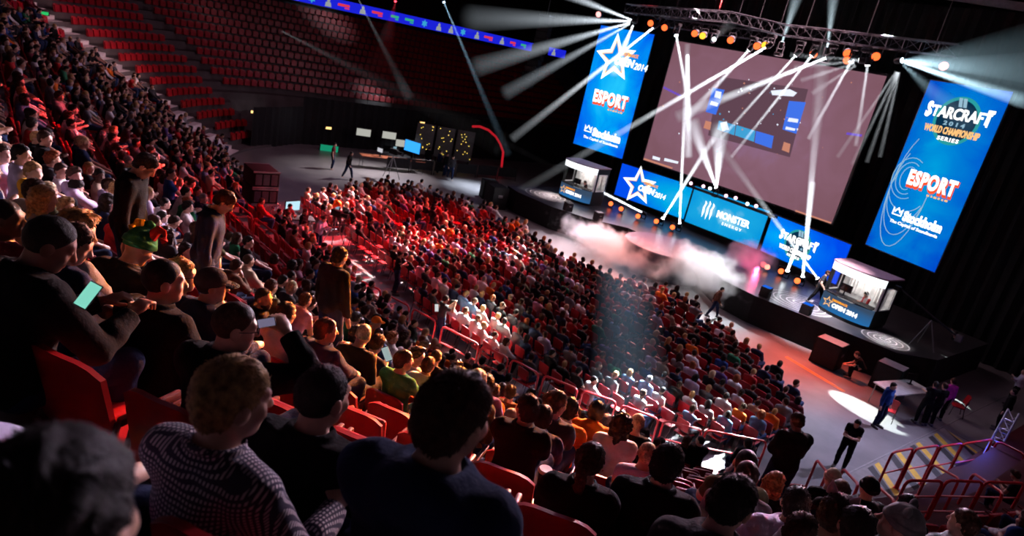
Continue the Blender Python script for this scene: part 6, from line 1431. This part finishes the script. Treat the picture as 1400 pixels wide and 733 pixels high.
# smoke rolling over the front of the stage
def smoke(c, r, dens, label, seed):
    m = bpy.data.materials.new('stage_smoke'); nt, N, L = nodes_of(m); o = N.new('ShaderNodeOutputMaterial'); v = N.new('ShaderNodeVolumeScatter'); v.inputs['Color'].default_value = (.95, .95, .97, 1); L.new(v.outputs[0], o.inputs['Volume'])
    tc = N.new('ShaderNodeTexCoord'); mp = N.new('ShaderNodeMapping'); mp.inputs['Location'].default_value = (seed, 0, 0); L.new(tc.outputs['Object'], mp.inputs[0]); nz = N.new('ShaderNodeTexNoise'); nz.inputs['Scale'].default_value = 1.5; nz.inputs['Detail'].default_value = 6; L.new(mp.outputs[0], nz.inputs[0])
    ln = N.new('ShaderNodeVectorMath'); ln.operation = 'LENGTH'; dv = N.new('ShaderNodeVectorMath'); dv.operation = 'DIVIDE'; dv.inputs[1].default_value = r; L.new(tc.outputs['Object'], dv.inputs[0]); L.new(dv.outputs[0], ln.inputs[0])
    f = N.new('ShaderNodeMapRange'); L.new(ln.outputs['Value'], f.inputs[0]); f.inputs[1].default_value = .35; f.inputs[2].default_value = 1.; f.inputs[3].default_value = .22; f.inputs[4].default_value = -.25
    a = N.new('ShaderNodeMath'); a.operation = 'ADD'; L.new(nz.outputs['Fac'], a.inputs[0]); L.new(f.outputs[0], a.inputs[1])
    g = N.new('ShaderNodeMapRange'); L.new(a.outputs[0], g.inputs[0]); g.inputs[1].default_value = .45; g.inputs[2].default_value = .85; g.inputs[3].default_value = 0; g.inputs[4].default_value = dens; L.new(g.outputs[0], v.inputs['Density'])
    m.cycles.volume_step_rate = 1.
    bm = bmesh.new(); bmesh.ops.create_icosphere(bm, subdivisions=3, radius=1)
    for q in bm.verts: q.co = Vector((q.co.x * r[0], q.co.y * r[1], q.co.z * r[2]))
    me = bpy.data.meshes.new('stage_smoke'); bm.to_mesh(me); bm.free(); me.materials.append(m); o = link('stage_smoke', me, loc=c); tag(o, label, 'smoke', kind='stuff')
smoke((-22.2, 25.7, .75), (5.6, 2.2, 1.1), 1.7, 'pink and orange lit smoke rolling off the stage before the round platform', 2.)
smoke((-17.4, 27.0, 1.2), (3.4, 1.9, 1.5), 1.9, 'white smoke cloud at the stage front right of the round platform', 7.)
smoke((-17.3, 30.4, 1.9), (1.8, 1.4, 1.2), 1.4, 'pink and blue lit smoke on the stage before the right LED panels', 11.)
spot('smoke_light', (-24, 31, 7), (-21, 25.8, .5), 11000, 60, (1, .30, .25), .6); spot('smoke_light', (-18, 31, 8), (-16.4, 25.8, .5), 9000, 36, (.9, .95, 1), .6); spot('smoke_light', (-27, 30, 8), (-24, 25.4, .6), 12000, 36, (1, .85, .95), .6)
spot('smoke_light', (-17.6, 32.2, 1.7), (-17.2, 30, 1.8), 500, 70, (1, .1, .25), .6)
# the broad washes and fill lights leave the thin beams of haze alone (each beam shows its own lamp)
lc = bpy.data.collections.new('haze_of_the_beams')
for o in list(COL.objects):
    if o.name.startswith('haze_beam'): lc.objects.link(o)
for q in lc.collection_objects: q.light_linking.link_state = 'EXCLUDE'
for o in COL.objects:
    if (o.type == 'LIGHT' and not o.name.startswith('beam_spot')) or o.name.split('.')[0] in ('display', 'header_sign', 'front_panel'): o.light_linking.receiver_collection = lc
# ---------------------------------------------------------------- filling the seats
MAXP, MAXS, MAXC = 300, 300, 300
n_hand = sum(1 for o in COL.objects if o.name.split('.')[0] == 'person')
order = {}
for k in range(NROW):
    row = [s for s in SEATS if s[4] == k]
    seq = sorted([s for s in row if s[5] == 'R'], key=lambda s: -s[6]) + [s for c in 'ASBL' for s in row if s[5] == c]
    for i, s in enumerate(seq): order[s] = i + 1
def nth(n): return '%d%s' % (n, 'th' if 10 <= n % 100 <= 20 else {1: 'st', 2: 'nd', 3: 'rd'}.get(n % 10, 'th'))
cand = []
for s, u in OCC.items():
    if u == 'person': cand.append((to_px((s[0], s[1], s[2] + 1.))[2], 'stand', s))
for f in FLOOR:
    FUSE[f] = floor_use(f)
    if FUSE[f] == 'person': cand.append((to_px((f[0], f[1], 1.))[2], 'floor', f))
cand.sort(key=lambda c: c[0])
HW = dict(short='', crop='cropped ', messy='tousled ', long='long ', receding='thin ', pony='ponytailed ', curly='curly ', bun='')
def look():
    d = dict(pose=pick(SITS), top=rp.choices(['tee', 'hoodie', 'jacket', 'shirt'], [40, 28, 17, 15])[0], tc=pick(TC_W), hair=pick(HAIRS), hc=pick(HCS), skin=rp.choice(SK) if rp.random() > .06 else DARKSK, leg=rp.choice(['denim', 'black', 'navy', 'charcoal', 'denim']))
    return d
CROWD = []
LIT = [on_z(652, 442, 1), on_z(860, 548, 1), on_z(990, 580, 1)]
GAR = dict(tee='tee', hoodie='hoodie', jacket='jacket', shirt='shirt')
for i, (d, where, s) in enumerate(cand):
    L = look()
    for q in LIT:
        if math.hypot(s[0] - q[0], s[1] - q[1]) < 1.5 and rp.random() < .75: L['tc'] = 'white' if rp.random() < .7 else 'sky'  # tops made white or sky blue to stand in for the spots' glare
    sc = rp.uniform(.94, 1.06); rz = s[3] + rp.uniform(-.12, .12)
    if where == 'stand' and s[5] in 'SB' : rz -= rp.uniform(0, .25)
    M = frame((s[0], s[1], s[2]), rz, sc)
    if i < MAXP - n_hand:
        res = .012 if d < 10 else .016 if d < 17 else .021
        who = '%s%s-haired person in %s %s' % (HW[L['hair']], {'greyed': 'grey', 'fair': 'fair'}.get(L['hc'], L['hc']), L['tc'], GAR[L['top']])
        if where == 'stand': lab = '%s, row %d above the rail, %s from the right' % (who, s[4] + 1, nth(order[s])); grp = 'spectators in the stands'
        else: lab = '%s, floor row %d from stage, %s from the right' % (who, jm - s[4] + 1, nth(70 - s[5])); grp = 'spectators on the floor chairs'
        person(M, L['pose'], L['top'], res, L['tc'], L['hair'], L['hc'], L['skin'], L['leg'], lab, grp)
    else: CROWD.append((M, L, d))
# the rest of the audience, past the three hundred nearest, as one object
def low_proto(pose, top, hair):
    key = ('low', pose, top, hair)
    if key not in _PM:
        res = .032; o, Mh, K = build_person_meshes(POSES[pose], res, top); Vs, Qs, part, b = [], [], [], 0
        hv, hq = isosurface(hair_field(hair), np.array([-.17, -.2, -.33 if hair in ('long', 'curly', 'pony') else -.16]), np.array([.17, .17, .2]), .026); A = np.array(Mh); hv = hv @ A[:3, :3].T + A[:3, 3]
        for j, (v, q) in enumerate((o['body'], o['top'], o['trousers'], (hv, hq))): Vs.append(v); Qs.append(q + b); part += [j] * len(v); b += len(v)
        _PM[key] = (np.concatenate(Vs), np.concatenate(Qs), np.array(part))
    return _PM[key]
if CROWD:
    Vs, Qs, Cs, b = [], [], [], 0
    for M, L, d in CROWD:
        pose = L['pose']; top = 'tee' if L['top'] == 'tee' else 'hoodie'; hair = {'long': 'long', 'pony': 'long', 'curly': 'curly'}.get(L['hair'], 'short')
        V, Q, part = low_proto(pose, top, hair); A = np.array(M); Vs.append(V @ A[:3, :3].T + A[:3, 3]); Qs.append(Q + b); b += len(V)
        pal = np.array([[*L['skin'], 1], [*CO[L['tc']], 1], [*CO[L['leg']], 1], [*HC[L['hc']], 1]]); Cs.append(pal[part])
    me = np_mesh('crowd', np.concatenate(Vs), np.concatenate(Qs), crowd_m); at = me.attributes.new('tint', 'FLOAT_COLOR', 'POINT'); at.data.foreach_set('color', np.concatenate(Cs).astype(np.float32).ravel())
    tag(link('crowd', me), 'the far rest of the audience, hundreds of small seated spectators', 'crowd', kind='stuff')
# seats
SL = []
for s, u in OCC.items():
    px, py, d = to_px((s[0], s[1], s[2] + .6))
    if -30 < px < 1430 and -30 < py < 770: SL.append((d, s, u))
SL.sort(key=lambda c: c[0]); low = []
for i, (d, s, u) in enumerate(SL):
    M = frame((s[0], s[1], s[2]), s[3])
    if i < MAXS:
        o = make_seat(M, u == 'empty'); tag(o, 'red stadium seat, row %d above the rail, %s from the right, %s' % (s[4] + 1, nth(order[s]), 'tipped up empty' if u == 'empty' else 'in use'), 'seat', 'red stadium seats')
    else: low.append((*LOWSEAT[u == 'empty'], M))
if low: tag(merged('stadium_seating', low, red_seat), 'far rows of small red stadium seats around the bowl', 'seats', kind='stuff')
FL = sorted([(to_px((f[0], f[1], .5))[2], f) for f in FLOOR], key=lambda c: c[0]); low = []
for i, (d, f) in enumerate(FL):
    M = frame((f[0], f[1], 0), f[3])
    if i < MAXC:
        o = make_chair(M); tag(o, 'red stacking chair, floor row %d from stage, %s from the right, %s' % (jm - f[4] + 1, nth(70 - f[5]), 'empty' if FUSE[f] != 'person' else 'in use'), 'chair', 'red stacking chairs of the floor rows')
    else: low.append((*LOWCHAIR, M))
if low: tag(merged('floor_seating', low, red_seat), 'far rows of small red chairs on the arena floor', 'chairs', kind='stuff')
print('SEATS', len(SL), 'FLOOR', len(FL), 'CAND', len(cand), 'HAND', n_hand, 'CROWD', len(CROWD), 'dist', cand[min(len(cand) - 1, MAXP - n_hand)][0])
make_camera()
SC.view_settings.view_transform = 'Standard'; SC.view_settings.look = 'None'; SC.view_settings.gamma = 1; SC.view_settings.use_curve_mapping = False; SC.view_settings.exposure = 0
w = bpy.data.worlds.new('world'); SC.world = w; w.use_nodes = True; w.node_tree.nodes['Background'].inputs[0].default_value = (.3, .3, .35, 1); w.node_tree.nodes['Background'].inputs[1].default_value = .0
